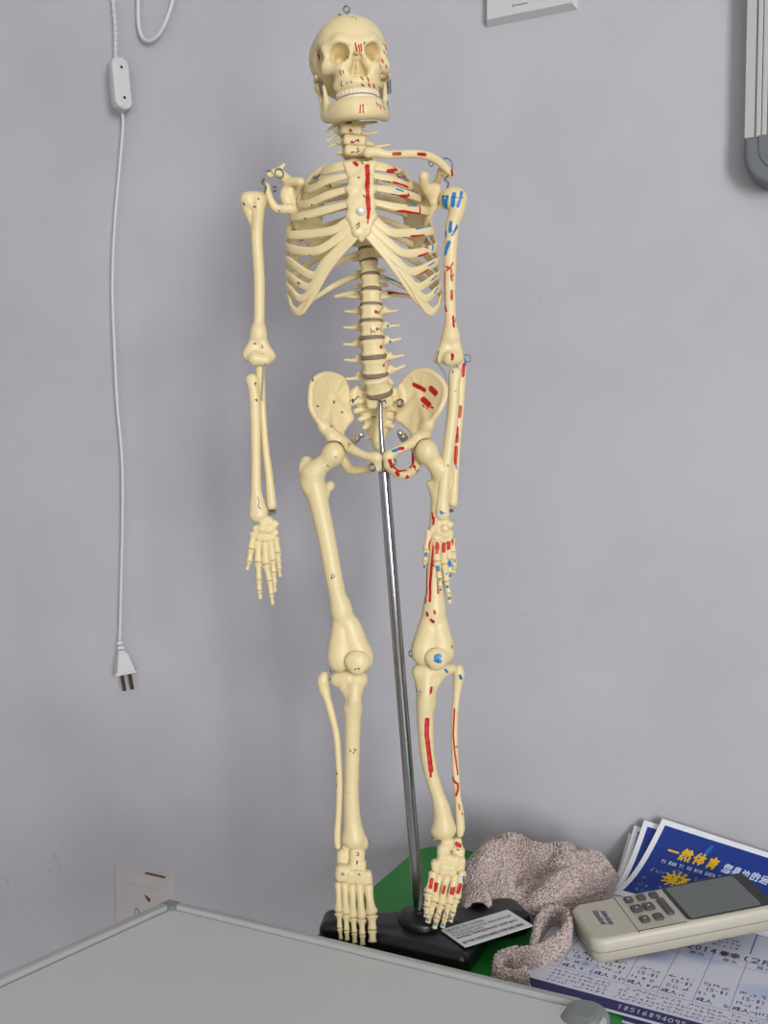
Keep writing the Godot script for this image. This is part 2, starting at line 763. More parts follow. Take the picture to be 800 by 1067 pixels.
# a small straight bone with flared ends
func small_bone(a: Vector3, b: Vector3, r0: float, rs: float, r1: float, seg := 10) -> Dictionary:
	var rows := []
	for q in [[0.0, r0 * 0.62], [0.05, r0 * 0.92], [0.13, r0], [0.28, lerpf(r0, rs, 0.7)], [0.45, rs], [0.58, rs], [0.74, lerpf(r1, rs, 0.7)], [0.88, r1], [0.95, r1 * 0.92], [1.0, r1 * 0.6]]:
		rows.append([a.lerp(b, q[0]), q[1], q[1]])
	return sweep(rows, seg, null, false)

# ---------------------------------------------------------------- the skeleton
var HX := Transform3D()          # head frame to yaw frame, mm
var HS := 1.0

func hp(x: float, y: float, z: float) -> Vector3:
	return HX * (Vector3(x, y, z) * HS)

func hcap(a: Array, b: Array, k := 3.0, sub := false) -> Prim:
	return cap(hp(a[0], a[1], a[2]), a[3] * HS, hp(b[0], b[1], b[2]), b[3] * HS, k, sub)

func hell(x: float, y: float, z: float, rx: float, ry: float, rz: float, k := 3.0, sub := false, turn := Basis()) -> Prim:
	return ell(hp(x, y, z), Vector3(rx, ry, rz) * HS, HX.basis * turn, k, sub)

func hbox(x: float, y: float, z: float, rx: float, ry: float, rz: float, rad: float, k := 3.0, sub := false, turn := Basis()) -> Prim:
	return rbox(hp(x, y, z), Vector3(rx, ry, rz) * HS, rad * HS, HX.basis * turn, k, sub)

func ink(x: float, y: float, seed_: int, s := 3.0) -> Array:   # a small handwritten numeral
	var r := RandomNumberGenerator.new()
	r.seed = seed_
	var p := []
	for k in 4:
		p.append(x + r.randf_range(-0.7, 0.7) * s)
		p.append(y + r.randf_range(-1.0, 1.0) * s)
	return [INK, 0.45, p]

func make_skull(body: Node3D) -> void:
	var b := Basis(Vector3(0, 0, 1), deg_to_rad(5.5)) * Basis(Vector3.UP, deg_to_rad(11)) * Basis(Vector3(1, 0, 0), deg_to_rad(2))
	HX = Transform3D(b, W(365, 61, 0))
	HS = 0.92
	var p := []
	p.append(hell(0, 7, -9, 34.5, 30, 40, 6.0))
	p.append(hell(0, 7, 10, 29, 25, 22, 8.0))
	p.append(hell(-17, 4, -20, 17, 19, 22, 8.0))
	p.append(hell(17, 4, -20, 17, 19, 22, 8.0))
	p.append(hell(0, -12, -14, 29, 21, 27, 6.0))
	for s in [-1.0, 1.0]:
		p.append(hcap([s * 25.5, 0.5, 21, 3.4], [s * 15, 4.6, 29, 3.6], 6.0))
		p.append(hcap([s * 15, 4.6, 29, 3.6], [s * 4, 2.0, 31.5, 3.4], 6.0))
		p.append(hcap([s * 26.5, 0, 20.5, 3.2], [s * 26, -14, 21, 3.6], 4.0))
		p.append(hcap([s * 26, -15, 21, 5.0], [s * 14, -20, 30, 5.0], 6.0))
		p.append(hcap([s * 9.5, -16, 31, 3.4], [s * 14, -18, 30.5, 4.4], 5.0))
		p.append(hcap([s * 4.5, 0, 31, 2.8], [s * 8.4, -14, 32, 2.8], 3.0))
		p.append(hcap([s * 27, -17, 19, 4.2], [s * 33, -17, 4, 2.6], 3.0))
		p.append(hcap([s * 33, -17, 4, 2.6], [s * 32, -15, -12, 2.8], 3.0))
		p.append(hcap([s * 28, -20, -18, 5.5], [s * 26, -30, -15, 3.6], 4.0))
		p.append(hcap([s * 12, -22, 27, 6.0], [s * 16, -31, 20, 5.0], 5.0))
	p.append(hell(0, -31, 20.0, 19.5, 11.0, 17.6, 6.0))
	p.append(hbox(0, -22, 22, 14, 12, 8, 4, 4.0))
	p.append(hcap([0, 2, 30.5, 3.0], [0, -7.5, 35.5, 2.3], 3.0))
	for s in [-1.0, 1.0]:
		p.append(hell(s * 15.8, -6.2, 31, 8.8, 8.4, 13, 1.8, true, Basis(Vector3(0, 0, 1), s * -0.2) * Basis(Vector3.UP, s * 0.28)))
		p.append(hell(s * 12.5, -6.5, 20, 5.0, 4.6, 10, 3.0, true))
	p.append(hcap([0, -10.5, 38, 2.6], [-3.8, -22.5, 36, 5.4], 1.4, true))
	p.append(hcap([0, -10.5, 38, 2.6], [3.8, -22.5, 36, 5.4], 1.4, true))
	p.append(hcap([0, -13, 29, 3.0], [0, -22.0, 29, 8.0], 1.6, true))
	for s in [-1.0, 1.0]:
		p.append(hell(s * 29, -8, 8, 5.0, 13, 13, 4.0, true))          # temporal fossa behind the cheek
	p.append(hcap([0, -10, 29, 0.7], [0.6, -24, 32, 1.0], 1.0))
	var g := nets(p, 1.15)
	var m := []
	m.append([RED, 0.9, [370, 45, 372, 53]])
	m.append([RED, 0.9, [373.5, 47, 375, 55]])
	m.append([RED, 0.8, [376, 46, 376.5, 53]])
	for q in [[398, 62, 399, 65], [396, 68, 397, 71], [402, 68, 403, 71], [376, 80, 378, 83], [382.5, 81, 384, 84], [377, 88, 379, 90], [384, 87, 385, 90], [389, 88, 390, 91.5], [395, 90, 396, 93], [401, 47, 402.5, 52]]:
		m.append([RED, 0.85, q])
	for q in [[331, 46, 332, 51], [329, 50, 332, 54], [331, 56, 333, 62], [333, 58, 334, 64], [354, 73, 355, 78], [357, 74, 358, 76], [355.5, 85, 355, 89, 357, 90], [361, 86, 362, 87], [365, 85, 366.5, 86], [361, 59, 363, 60.5], [366, 17, 368, 18], [370, 18, 371.5, 19.5], [379, 46, 380, 44], [398, 45, 400, 47], [400, 53, 400.5, 56], [324, 66, 325, 67]]:
		m.append([INK, 0.5, q])
	var skull := bone("skull", g, body, m)
	# lower jaw
	var j := []
	var lower := [[0, -58.5, 33.5], [8, -58.5, 32.5], [16, -58, 27], [22, -57, 17], [26.5, -55, 6], [28, -51, 0]]
	for s in [-1.0, 1.0]:
		for lift in [[0.0, 2.9, 1.0], [4.6, 3.0, 0.985], [8.6, 2.6, 0.95]]:
			var pts := []
			for k in lower.size():
				var q: Array = lower[k]
				if lift[0] > 8 and k > 4:
					break
				pts.append([hp(q[0] * s * lift[2], q[1] + lift[0] * (1.0 if k < 4 else 0.8), q[2] - lift[0] * 0.07), (lift[1] - (0.9 if k > 3 else 0.0)) * HS, 0.0])
			for q: Prim in links(spline(pts, 4), 6.0):
				q.k = 5.0
				j.append(q)
		j.append(hcap([s * 26, -52, 9, 3.2], [s * 28.5, -27, 7.5, 1.8], 4.0))       # front of the ramus, to the coronoid tip
		j.append(hcap([s * 28, -52, 1, 3.2], [s * 31, -24, -6, 2.8], 4.0))
		j.append(plate(hp(s * 27, -52, 7), hp(s * 28.5, -38, -2), hp(s * 28, -40, 7), 2.0, 3.0))
		j.append(hcap([s * 32, -22, -7, 3.0], [s * 27, -22, -8, 3.0], 3.0))
	j.append(hell(0, -57, 33.0, 9, 5.5, 4.6, 5.0))
	var jm := []
	for q in [[375.5, 110, 375, 117], [378, 109, 378.5, 117], [392, 107, 394, 110], [396, 109, 397, 113], [399, 110, 401, 114]]:
		jm.append([RED, 0.8, q])
	jm.append([BLUE, 1.5, [404, 106, 406, 118]])
	jm.append([BLUE, 1.3, [397, 103, 399, 107]])
	bone("jaw", nets(j, 1.1), skull, jm)
	# teeth: two rows of small crowns
	for row in 2:
		var list := []
		for k in 14:
			var a := (k - 6.5) / 6.5 * 1.28
			var rx := 19.2 if row == 0 else 18.4
			var x := rx * sin(a)
			var z := 14.5 + 20.6 * cos(a) - (0.0 if row == 0 else 0.9)
			var wide := 2.75 if absf(k - 6.5) < 1 else 2.5
			var y0 := -38.0 if row == 0 else -47.6
			var y1 := -42.2 if row == 0 else -42.7
			var ax := hp(x, y0, z)
			var bx := hp(x * 1.0, y1, z + 0.6)
			var out_ := (HX.basis * Vector3(sin(a) * 18, 0, cos(a) * 14.4)).normalized()
			list.append(sweep([[ax, wide * 0.9, 1.5], [ax.lerp(bx, 0.5), wide * 1.0, 1.5], [ax.lerp(bx, 0.92), wide * 0.98, 1.0], [bx, wide * 0.85, 0.6]], 8, out_, false))
		var o := put("upper_teeth" if row == 0 else "lower_teeth", plain_mesh(merge(list), base_mm), M.tooth, skull, Vector3.ZERO, Basis(), "row of white teeth")
		o.set_meta("kind", "stuff")
	# metal fittings
	var top := W(361, 16, 6)
	eyelet("eye_screw", top + Vector3(0, 5, 0), 2.6, 0.7, skull)
	rod("screw_post", top + Vector3(0, -5, 0), top + Vector3(0, 3, 0), 1.0, skull)
	rod("screw_post", top + Vector3(-4, -1, 2), top + Vector3(-7, 0, 2), 0.7, skull)
	coil("jaw_spring", hp(-31, -22, 7), hp(-30.5, -33, 7), 1.7, 7, skull)
	coil("jaw_spring", hp(33, -22, 6), hp(32.5, -34, 6), 1.7, 7, skull)

func rod(called: String, a: Vector3, b: Vector3, r: float, parent: Node, m: Material = null) -> MeshInstance3D:
	return stick(called, (a - base_mm) * 0.001, (b - base_mm) * 0.001, r * 0.001, M.steel if m == null else m, parent)

func eyelet(called: String, c: Vector3, r: float, w: float, parent: Node, tilt := 90.0, turn := 20.0) -> void:
	put(called, torus(r * 0.001, w * 0.001), M.steel, parent, (c - base_mm) * 0.001, Basis(Vector3.UP, deg_to_rad(turn)) * Basis(Vector3(1, 0, 0), deg_to_rad(tilt)))

func coil(called: String, a: Vector3, b: Vector3, r: float, turns: int, parent: Node) -> void:
	var rows := []
	var y := (b - a).normalized()
	var x := y.cross(Vector3(0.2, 0.1, 0.95)).normalized()
	var z := x.cross(y)
	for k in turns * 8 + 1:
		var q := TAU * k / 8.0
		rows.append([a.lerp(b, float(k) / (turns * 8)) + x * cos(q) * r + z * sin(q) * r, 0.42, 0.42])
	put(called, plain_mesh(sweep(rows, 5), base_mm), M.steel, parent)

func wire(called: String, pts: Array, r: float, parent: Node) -> void:
	var ctrl := []
	for p in pts:
		ctrl.append([W(p[0], p[1], p[2]), r, r])
	put(called, plain_mesh(sweep(spline(ctrl, 5), 6), base_mm), M.steel, parent)

# a vertebra in its own frame (body radius 1, height 1), used at every level
func vertebra_geo(kind: int) -> Dictionary:
	var p := []
	if kind == 0:      # neck
		p.append(rbox(Vector3(0, 0, 0), Vector3(10, 4.6, 7.5), 3.0))
		for s in [-1.0, 1.0]:
			p.append(cap(Vector3(s * 8, 0, -3), 3.0, Vector3(s * 15, -1, -6), 2.2, 3.0))
			p.append(cap(Vector3(s * 9, 0, -10), 4.0, Vector3(s * 9, -2, -15), 3.4, 3.0))
			p.append(cap(Vector3(s * 9, 0, -14), 2.2, Vector3(0, -1, -20), 2.2, 3.0))
		p.append(cap(Vector3(0, -1, -20), 2.4, Vector3(0, -5, -29), 1.8, 3.0))
		return nets(p, 1.1)
	# body as a waisted drum
	p.append(rbox(Vector3(0, 0, 0), Vector3(8, 6.2, 6), 2.0, Basis(), 2.0))
	p.append(ell(Vector3(0, 5.0, 0), Vector3(11, 2.2, 8.6), Basis(), 3.5))
	p.append(ell(Vector3(0, -5.0, 0), Vector3(11, 2.2, 8.6), Basis(), 3.5))
	p.append(cap(Vector3(0, 0, 0), 8.2, Vector3(0, 0, -1), 8.0, 3.0))
	for s in [-1.0, 1.0]:
		p.append(cap(Vector3(s * 6, 2, -8), 2.6, Vector3(s * 7, 2, -14), 2.8, 3.0))
		if kind == 2:
			p.append(cap(Vector3(s * 7, 2, -12), 2.4, Vector3(s * 25, 4.0, -15), 1.2, 3.0))
			p.append(cap(Vector3(s * 8, 3, -15), 2.8, Vector3(s * 13, 6, -14), 2.4, 3.0))
			p.append(cap(Vector3(s * 7, -2, -15), 2.8, Vector3(s * 11, -8, -14), 2.2, 3.0))
		else:
			p.append(cap(Vector3(s * 7, 2, -12), 2.6, Vector3(s * 17, 5, -20), 2.4, 3.0))
	p.append(cap(Vector3(-7, 2, -14), 2.2, Vector3(0, 0, -19), 2.2, 3.0))
	p.append(cap(Vector3(7, 2, -14), 2.2, Vector3(0, 0, -19), 2.2, 3.0))
	p.append(plate(Vector3(0, 2, -18), Vector3(0, -3, -30), Vector3(0, -6, -20), 1.6, 2.0))
	return nets(p, 1.1)

func place_geo(g: Dictionary, xf: Transform3D) -> Dictionary:
	var r := {"v": PackedVector3Array(), "n": PackedVector3Array(), "i": g.i}
	var nb := xf.basis.inverse().transposed()
	for k in g.v.size():
		r.v.append(xf * g.v[k])
		r.n.append((nb * g.n[k]).normalized())
	return r

func make_spine(body: Node3D) -> void:
	# rows: px, py, t of the disc below each vertebra, half width px
	var neck := [[363, 127, 0, 0.86], [366, 136, 1, 0.92], [369.5, 147, 2, 0.96], [371, 158, 2, 1.0]]
	var gn := vertebra_geo(0)
	var nm := {1: [[RED, 1.7, [365, 136]], [INK, 0.5, [364, 135, 367, 137]]], 2: [[RED, 1.5, [366.5, 148]], [RED, 1.3, [373, 146]], [INK, 0.5, [368, 149, 371, 146, 374, 148]]], 3: [[RED, 1.2, [372.5, 155]], [INK, 0.6, [366, 159, 369, 158]], [INK, 0.6, [371, 159, 374, 157]]], 0: [[INK, 0.8, [361, 128, 366, 127.5]]]}
	for k in neck.size():
		var q: Array = neck[k]
		var b := Basis(Vector3(0, 0, 1), deg_to_rad(-6 + k)) * Basis(Vector3(1, 0, 0), deg_to_rad(8))
		bone("cervical_vertebra", place_geo(gn, Transform3D(b.scaled_local(Vector3.ONE * q[3]), W(q[0], q[1], q[2]))), body, nm[k])
	var ny := [[[353, 128, -6], [340, 137, -8]], [[357, 135.5, -6], [340.6, 147, -8]], [[357, 147.5, -6], [343.7, 152.5, -8]], [[374, 129, -6], [392.5, 127, -8]], [[375, 140, -6], [392.5, 138, -8]], [[382, 154.5, -8], [406, 151, -10]]]
	for q in ny:
		bone("transverse_process", sweep([[W(q[0][0], q[0][1], q[0][2]), 1.9, 1.6], [W(q[1][0], q[1][1], q[1][2]), 1.1, 1.0]], 8), body)
	for k in neck.size() - 1:
		var a: Array = neck[k]
		var c: Array = neck[k + 1]
		disc(W((a[0] + c[0]) / 2.0, (a[1] + c[1]) / 2.0 + 0.3, a[2] - 1), Basis(Vector3(0, 0, 1), deg_to_rad(-8)), 8.2, 0.9, 6.5, body)
	# levels T1..T12, L1..L5: disc centres
	var lv := [[372, 164, 0], [373.5, 173, -6], [375, 182, -12], [376.5, 191.5, -17], [378, 201, -20], [379, 211, -22], [380, 221.5, -22], [381, 233, -21], [381.7, 246, -19], [382, 259.5, -17], [384, 272.5, -14], [385.5, 287, -10], [386.5, 302.5, -6], [386.6, 317.5, -2], [386.8, 334.5, 2], [387.5, 352, 5], [389.5, 372, 6], [391, 390.5, 4], [395.5, 410, -2]]
	var hw := [10, 10, 10, 10, 10.2, 10.2, 10.3, 10.4, 10.5, 9.0, 9.8, 10.4, 11.0, 11.8, 12.4, 13.0, 13.4, 13.8, 14.2]
	var gt := vertebra_geo(1)
	var gl := vertebra_geo(2)
	var lm := {13: [[RED, 1.9, [391.5, 325]], [INK, 0.5, [393, 324, 394, 327, 395.5, 324]]], 14: [[RED, 1.7, [393, 343]], [BLUE, 1.6, [404, 339.5]], [INK, 0.5, [386, 342, 387, 347, 389, 344, 391, 347]], [INK, 0.45, [395, 342, 397, 345]]], 15: [[RED, 1.9, [397, 361.5]], [BLUE, 1.6, [406.5, 356]], [INK, 0.4, [399, 359, 401, 362]]], 16: [[RED, 1.7, [400, 380.5]], [RED, 1.3, [404.5, 375, 406, 377]], [INK, 0.5, [403, 377, 405, 373]]]}
	for k in lv.size() - 1:
		var a := W(lv[k][0], lv[k][1], lv[k][2])
		var c := W(lv[k + 1][0], lv[k + 1][1], lv[k + 1][2])
		var up := (a - c).normalized()
		var x := (Vector3(1, 0, 0) - up * up.x).normalized()
		if k >= 12:
			up = (up + Vector3(0, 0, 0.22)).normalized()
			x = Basis(Vector3(0, 0, 1), deg_to_rad((-2.0 if k < 15 else 2.0) + (3.0 if k == 17 else 0.0))) * x
			x = (x - up * up.dot(x)).normalized()
		var hgt := a.distance_to(c)
		var w: float = 0.5 * (hw[k] + hw[k + 1]) * PXMM / 11.0
		var b := Basis(x * w, up * (hgt * 0.86 / 13.6), x.cross(up) * w)
		bone("lumbar_vertebra" if k >= 13 else "thoracic_vertebra", place_geo(gl if k >= 12 else gt, Transform3D(b, (a + c) / 2)), body, lm.get(k, []))
		disc(c, Basis(x, up, x.cross(up)), hw[k + 1] * PXMM, hgt * 0.105, hw[k + 1] * PXMM * 0.8, body)

func disc(c: Vector3, b: Basis, rx: float, hh: float, rz: float, body: Node3D) -> void:
	var rows := []
	for q in [[-1.0, 0.9], [-0.6, 1.0], [0.6, 1.0], [1.0, 0.9]]:
		rows.append([c + b.y * hh * q[0], rx * q[1], rz * q[1]])
	put("disc", plain_mesh(sweep(rows, 24, b.z, false), base_mm), M.disc, body, Vector3.ZERO, Basis(), "grey-brown rubbery spinal disc")

func make_ribs(body: Node3D) -> void:
	# front and side points of each rib, spine end first: px, py, t
	var L := [
		[[336, 178, 8], [341, 177, 16], [350, 174.5, 24], [364, 172, 28]],
		[[371, 174, -14], [338, 176, -38], [319, 193, -14], [324, 197, 8], [342, 188, 24], [365, 183, 31]],
		[[372, 183, -20], [330, 188, -45], [311, 209, -14], [319, 213, 12], [340, 204, 28], [363, 197, 35]],
		[[373, 192, -25], [326, 200, -48], [304, 224, -12], [311, 226, 13], [335, 220, 30], [362, 213, 38]],
		[[375, 202, -28], [322, 214, -50], [301, 240, -12], [304, 245, 12], [338, 242, 32], [353, 237, 37], [366, 227, 40]],
		[[376, 212, -30], [320, 228, -52], [300, 253, -12], [303, 259, 10], [325, 262, 28], [341, 256, 35], [368, 236, 40]],
		[[377, 223, -30], [320, 244, -52], [300, 267, -12], [303, 273, 10], [326, 287, 24], [340, 272, 33], [371, 242, 41]],
		[[378, 235, -29], [322, 258, -50], [300, 281, -12], [304, 289, 8], [320, 299, 19], [329, 292, 26], [346, 266, 35]],
		[[380, 248, -27], [326, 272, -48], [301, 294, -12], [304, 303, 6], [314, 311, 14], [326, 300, 23], [338, 278, 31]],
		[[381, 261, -25], [332, 282, -45], [303, 303, -16], [302, 313, -4], [304.5, 321, 2], [311, 325, 8], [318, 320, 14], [331, 294, 25]],
		[[380, 286, -20], [362, 291, -34], [344, 300, -40], [326, 312, -30]],
		[[382, 305, -14], [366, 306, -26], [349, 309, -30]]]
	var R := [
		[[416, 178, 8], [410, 177, 16], [400, 174.5, 24], [385, 172, 28]],
		[[376, 174, -14], [412, 176, -38], [428, 192, -14], [423, 193, 8], [408, 187, 24], [388, 183, 31]],
		[[378, 183, -20], [420, 188, -45], [437, 206, -14], [429, 204, 12], [412, 199, 28], [390, 196, 35]],
		[[380, 192, -25], [426, 200, -48], [445, 220, -12], [440, 219, 12], [418, 217, 30], [390, 211, 38]],
		[[381, 202, -28], [430, 214, -50], [450, 238, -12], [446, 241, 12], [412, 243, 32], [399, 237, 37], [388, 227, 40]],
		[[382, 212, -30], [434, 228, -52], [453, 252, -12], [449, 260, 10], [422, 264, 28], [405, 253, 35], [386, 236, 40]],
		[[384, 223, -30], [435, 244, -52], [455, 268, -12], [451, 275, 10], [429, 283, 24], [413, 272, 33], [383, 243, 41]],
		[[385, 235, -29], [434, 258, -50], [456, 282, -12], [451, 290, 8], [436, 299, 19], [425, 290, 26], [406, 266, 35]],
		[[387, 248, -27], [432, 272, -48], [457, 295, -12], [453, 304, 6], [443, 311, 14], [431, 300, 23], [416, 278, 31]],
		[[388, 261, -25], [428, 282, -45], [457, 304, -16], [457.5, 314, -4], [455.5, 321, 2], [449, 325, 8], [442, 320, 14], [426, 294, 25]],
		[[391, 286, -20], [405, 291, -34], [420, 298, -38], [436, 306, -28]],
		[[391, 305, -14], [403, 305, -24], [428, 309, -28]]]
	var mR := {0: [[RED, 1.6, [404, 178, 413, 177]], [RED, 1.0, [408, 172, 413, 176]]],
		1: [[RED, 1.2, [410, 190, 418, 192, 425, 195]], [INK, 0.6, [399, 189, 407, 190]]],
		2: [[RED, 1.2, [408, 203, 416, 204, 425, 204]], [BLUE, 1.0, [413, 197, 420, 199]], [INK, 0.8, [425, 202, 427, 204]]],
		3: [[RED, 1.4, [411, 221, 420, 220, 430, 222, 437, 223]], [RED, 1.2, [437, 215, 437, 221]], [BLUE, 0.9, [425, 214, 434, 215]]],
		4: [[BLUE, 1.2, [434, 238, 446, 236]], [RED, 0.9, [428, 246, 442, 245]]],
		5: [[BLUE, 1.3, [449, 254, 451, 260]], [RED, 1.2, [436, 267, 446, 264]]],
		6: [[BLUE, 0.9, [447, 277, 453, 273]], [RED, 1.0, [434, 287, 446, 281]]],
		7: [[BLUE, 0.9, [449, 292, 455, 287]]], 8: [[BLUE, 0.8, [453, 305, 456, 300]]],
		10: [[BLUE, 1.0, [401, 289, 410, 292, 420, 297]]], 11: [[RED, 1.0, [404, 304, 426, 307]], [INK, 1.0, [405, 306, 409, 305]]]}
	# hidden inner faces of the back ribs carry red strokes too
	var mRb := {4: [[RED, 1.3, [421, 248, 432, 254]]], 5: [[RED, 1.2, [433, 252, 446, 258]]], 6: [[RED, 1.1, [445, 268, 451, 266]]], 3: [[RED, 1.2, [427, 224, 438, 228]]], 2: [[INK, 1.0, [424, 207, 429, 212]]]}
	for side in 2:
		for k in 12:
			var pts: Array = L[k] if side == 0 else R[k]
			var ctrl := []
			var n := pts.size()
			for j in n:
				var hh := 3.9
				if k >= 10: hh = 3.0 - (1.2 if j == n - 1 else 0.0)
				if j == 0: hh = 2.8
				if j == 1 and k < 10: hh = 3.4
				if k >= 4 and k < 10 and j >= 3: hh = 4.5 if k < 7 else 4.2
				if k >= 1 and k < 4 and j == n - 1: hh = 3.3
				if k > 0 and k < 4 and j >= 3 and j < n - 1: hh = 4.4
				if k == 0: hh = ([4.4, 5.6, 5.6, 5.2] if side == 0 else [2.2, 4.0, 5.2, 5.4])[j]
				ctrl.append([W(pts[j][0], pts[j][1], pts[j][2]), hh * PXMM, (1.9 if k < 10 else 1.6) * PXMM])
			var rows := spline(ctrl, 9)
			var mid := W(378, 240, -8)
			var ax := func(c: Vector3) -> Vector3:
				return Vector3((c.x - mid.x) * 0.75, 8.0 + clampf((W(378, 200, 0).y - c.y) * -0.25, -12, 22), (c.z - mid.z) * 1.2)
			var mk := []
			if side == 1:
				mk = mR.get(k, []) + mRb.get(k, [])
			elif k in [2, 3, 5, 7, 9]:
				mk = [ink([325, 318, 323, 311, 308][[2, 3, 5, 7, 9].find(k)], [215, 227, 266, 296, 304][[2, 3, 5, 7, 9].find(k)], 40 + k, 2.0)]
			bone("rib", sweep(rows, 14, ax, true, 0.8), body, mk)
	# gristle band along the lower margin of the cage, one each side
	for m in [[[373, 243, 41], [358, 257, 38], [342, 275, 32.5], [331, 294, 25.5], [322, 312, 17], [312, 324, 9]], [[382, 243, 41], [396, 257, 38], [411, 275, 32.5], [424, 294, 25.5], [436, 312, 17], [448, 324, 9]]]:
		var band := []
		for k in m.size():
			band.append([W(m[k][0], m[k][1], m[k][2]), [4.4, 5.6, 6.4, 5.8, 5.0, 4.4][k] * PXMM, 1.7 * PXMM])
		bone("costal_cartilage", sweep(spline(band, 9), 14, func(_c): return Vector3(0, 0.35, 1), true, 0.8), body)
	# breastbone
	var p := []
	var tilt := Basis(Vector3(1, 0, 0), deg_to_rad(-8))
	p.append(plate(W(360, 171, 28), W(389, 171, 28), W(367, 190, 34), 2.4, 3.0))
	p.append(plate(W(389, 171, 28), W(367, 190, 34), W(385, 190, 34), 2.4, 3.0))
	p.append(plate(W(367, 188, 34), W(385, 188, 34), W(365, 226, 41), 2.6, 3.0))
	p.append(plate(W(385, 188, 34), W(365, 226, 41), W(388, 226, 41), 2.6, 3.0))
	p.append(plate(W(365, 226, 41), W(388, 226, 41), W(371, 243, 42), 2.6, 3.0))
	p.append(plate(W(388, 226, 41), W(371, 243, 42), W(382, 243, 42), 2.6, 3.0))
	p.append_array(chain([[371, 241, 42, 3], [376.5, 250, 41, 1.6]], 3.0))
	p.append_array(chain([[382, 241, 42, 3], [376.5, 250, 41, 1.6]], 3.0))
	for y in [196.0, 211.0, 225.0]:
		for s in [-1.0, 1.0]:
			p.append_array(chain([[376 + s * 8, y, 38, 2.4], [376 + s * 14, y + 1, 37, 2.4]], 5.0))
	var sm := [[RED, 2.5, [382.5, 173, 383, 182]], [RED, 2.1, [383, 182, 383, 205]], [RED, 2.3, [383, 205, 384, 218]], [RED, 1.6, [384, 218, 383.5, 227]], [RED, 0.9, [383.5, 227, 383, 233]], [RED, 2.1, [369.5, 169.5, 371.5, 171.5]], [RED, 1.2, [373.5, 185]],
		[INK, 0.45, [375, 168, 378, 168, 376.5, 170, 379, 171]], [INK, 0.45, [378, 203, 380.5, 206, 379, 203.5]], [INK, 0.5, [371, 235, 374, 232, 374, 236, 371.5, 238]]]
	bone("sternum", nets(p, 1.15), body, sm)
	var c := W(375.5, 220, 44.5)
	rod("screw_head", c + Vector3(0, 0, -2), c + Vector3(0.3, 0, 1.6), 3.3, body)
	rod("screw_tip", c + Vector3(0, 0, 1), c + Vector3(0.3, 0, 3.0), 1.7, body)
	rod("screw_pin", W(328, 187, 0), W(333, 182, 2), 0.9, body)
	eyelet("wire_ring", W(328.5, 187, 0), 2.3, 0.7, body)
	eyelet("wire_ring", W(342, 193.5, 18), 1.8, 0.7, body, 60)
	wire("wire_hook", [[410, 176, 10], [415, 184, 6], [417, 190, 2]], 0.45, body)
	rod("screw_pin", W(411, 186, 6), W(421, 187, 6), 1.3, body)
	eyelet("wire_ring", W(421.5, 186.5, 6), 1.9, 0.8, body)

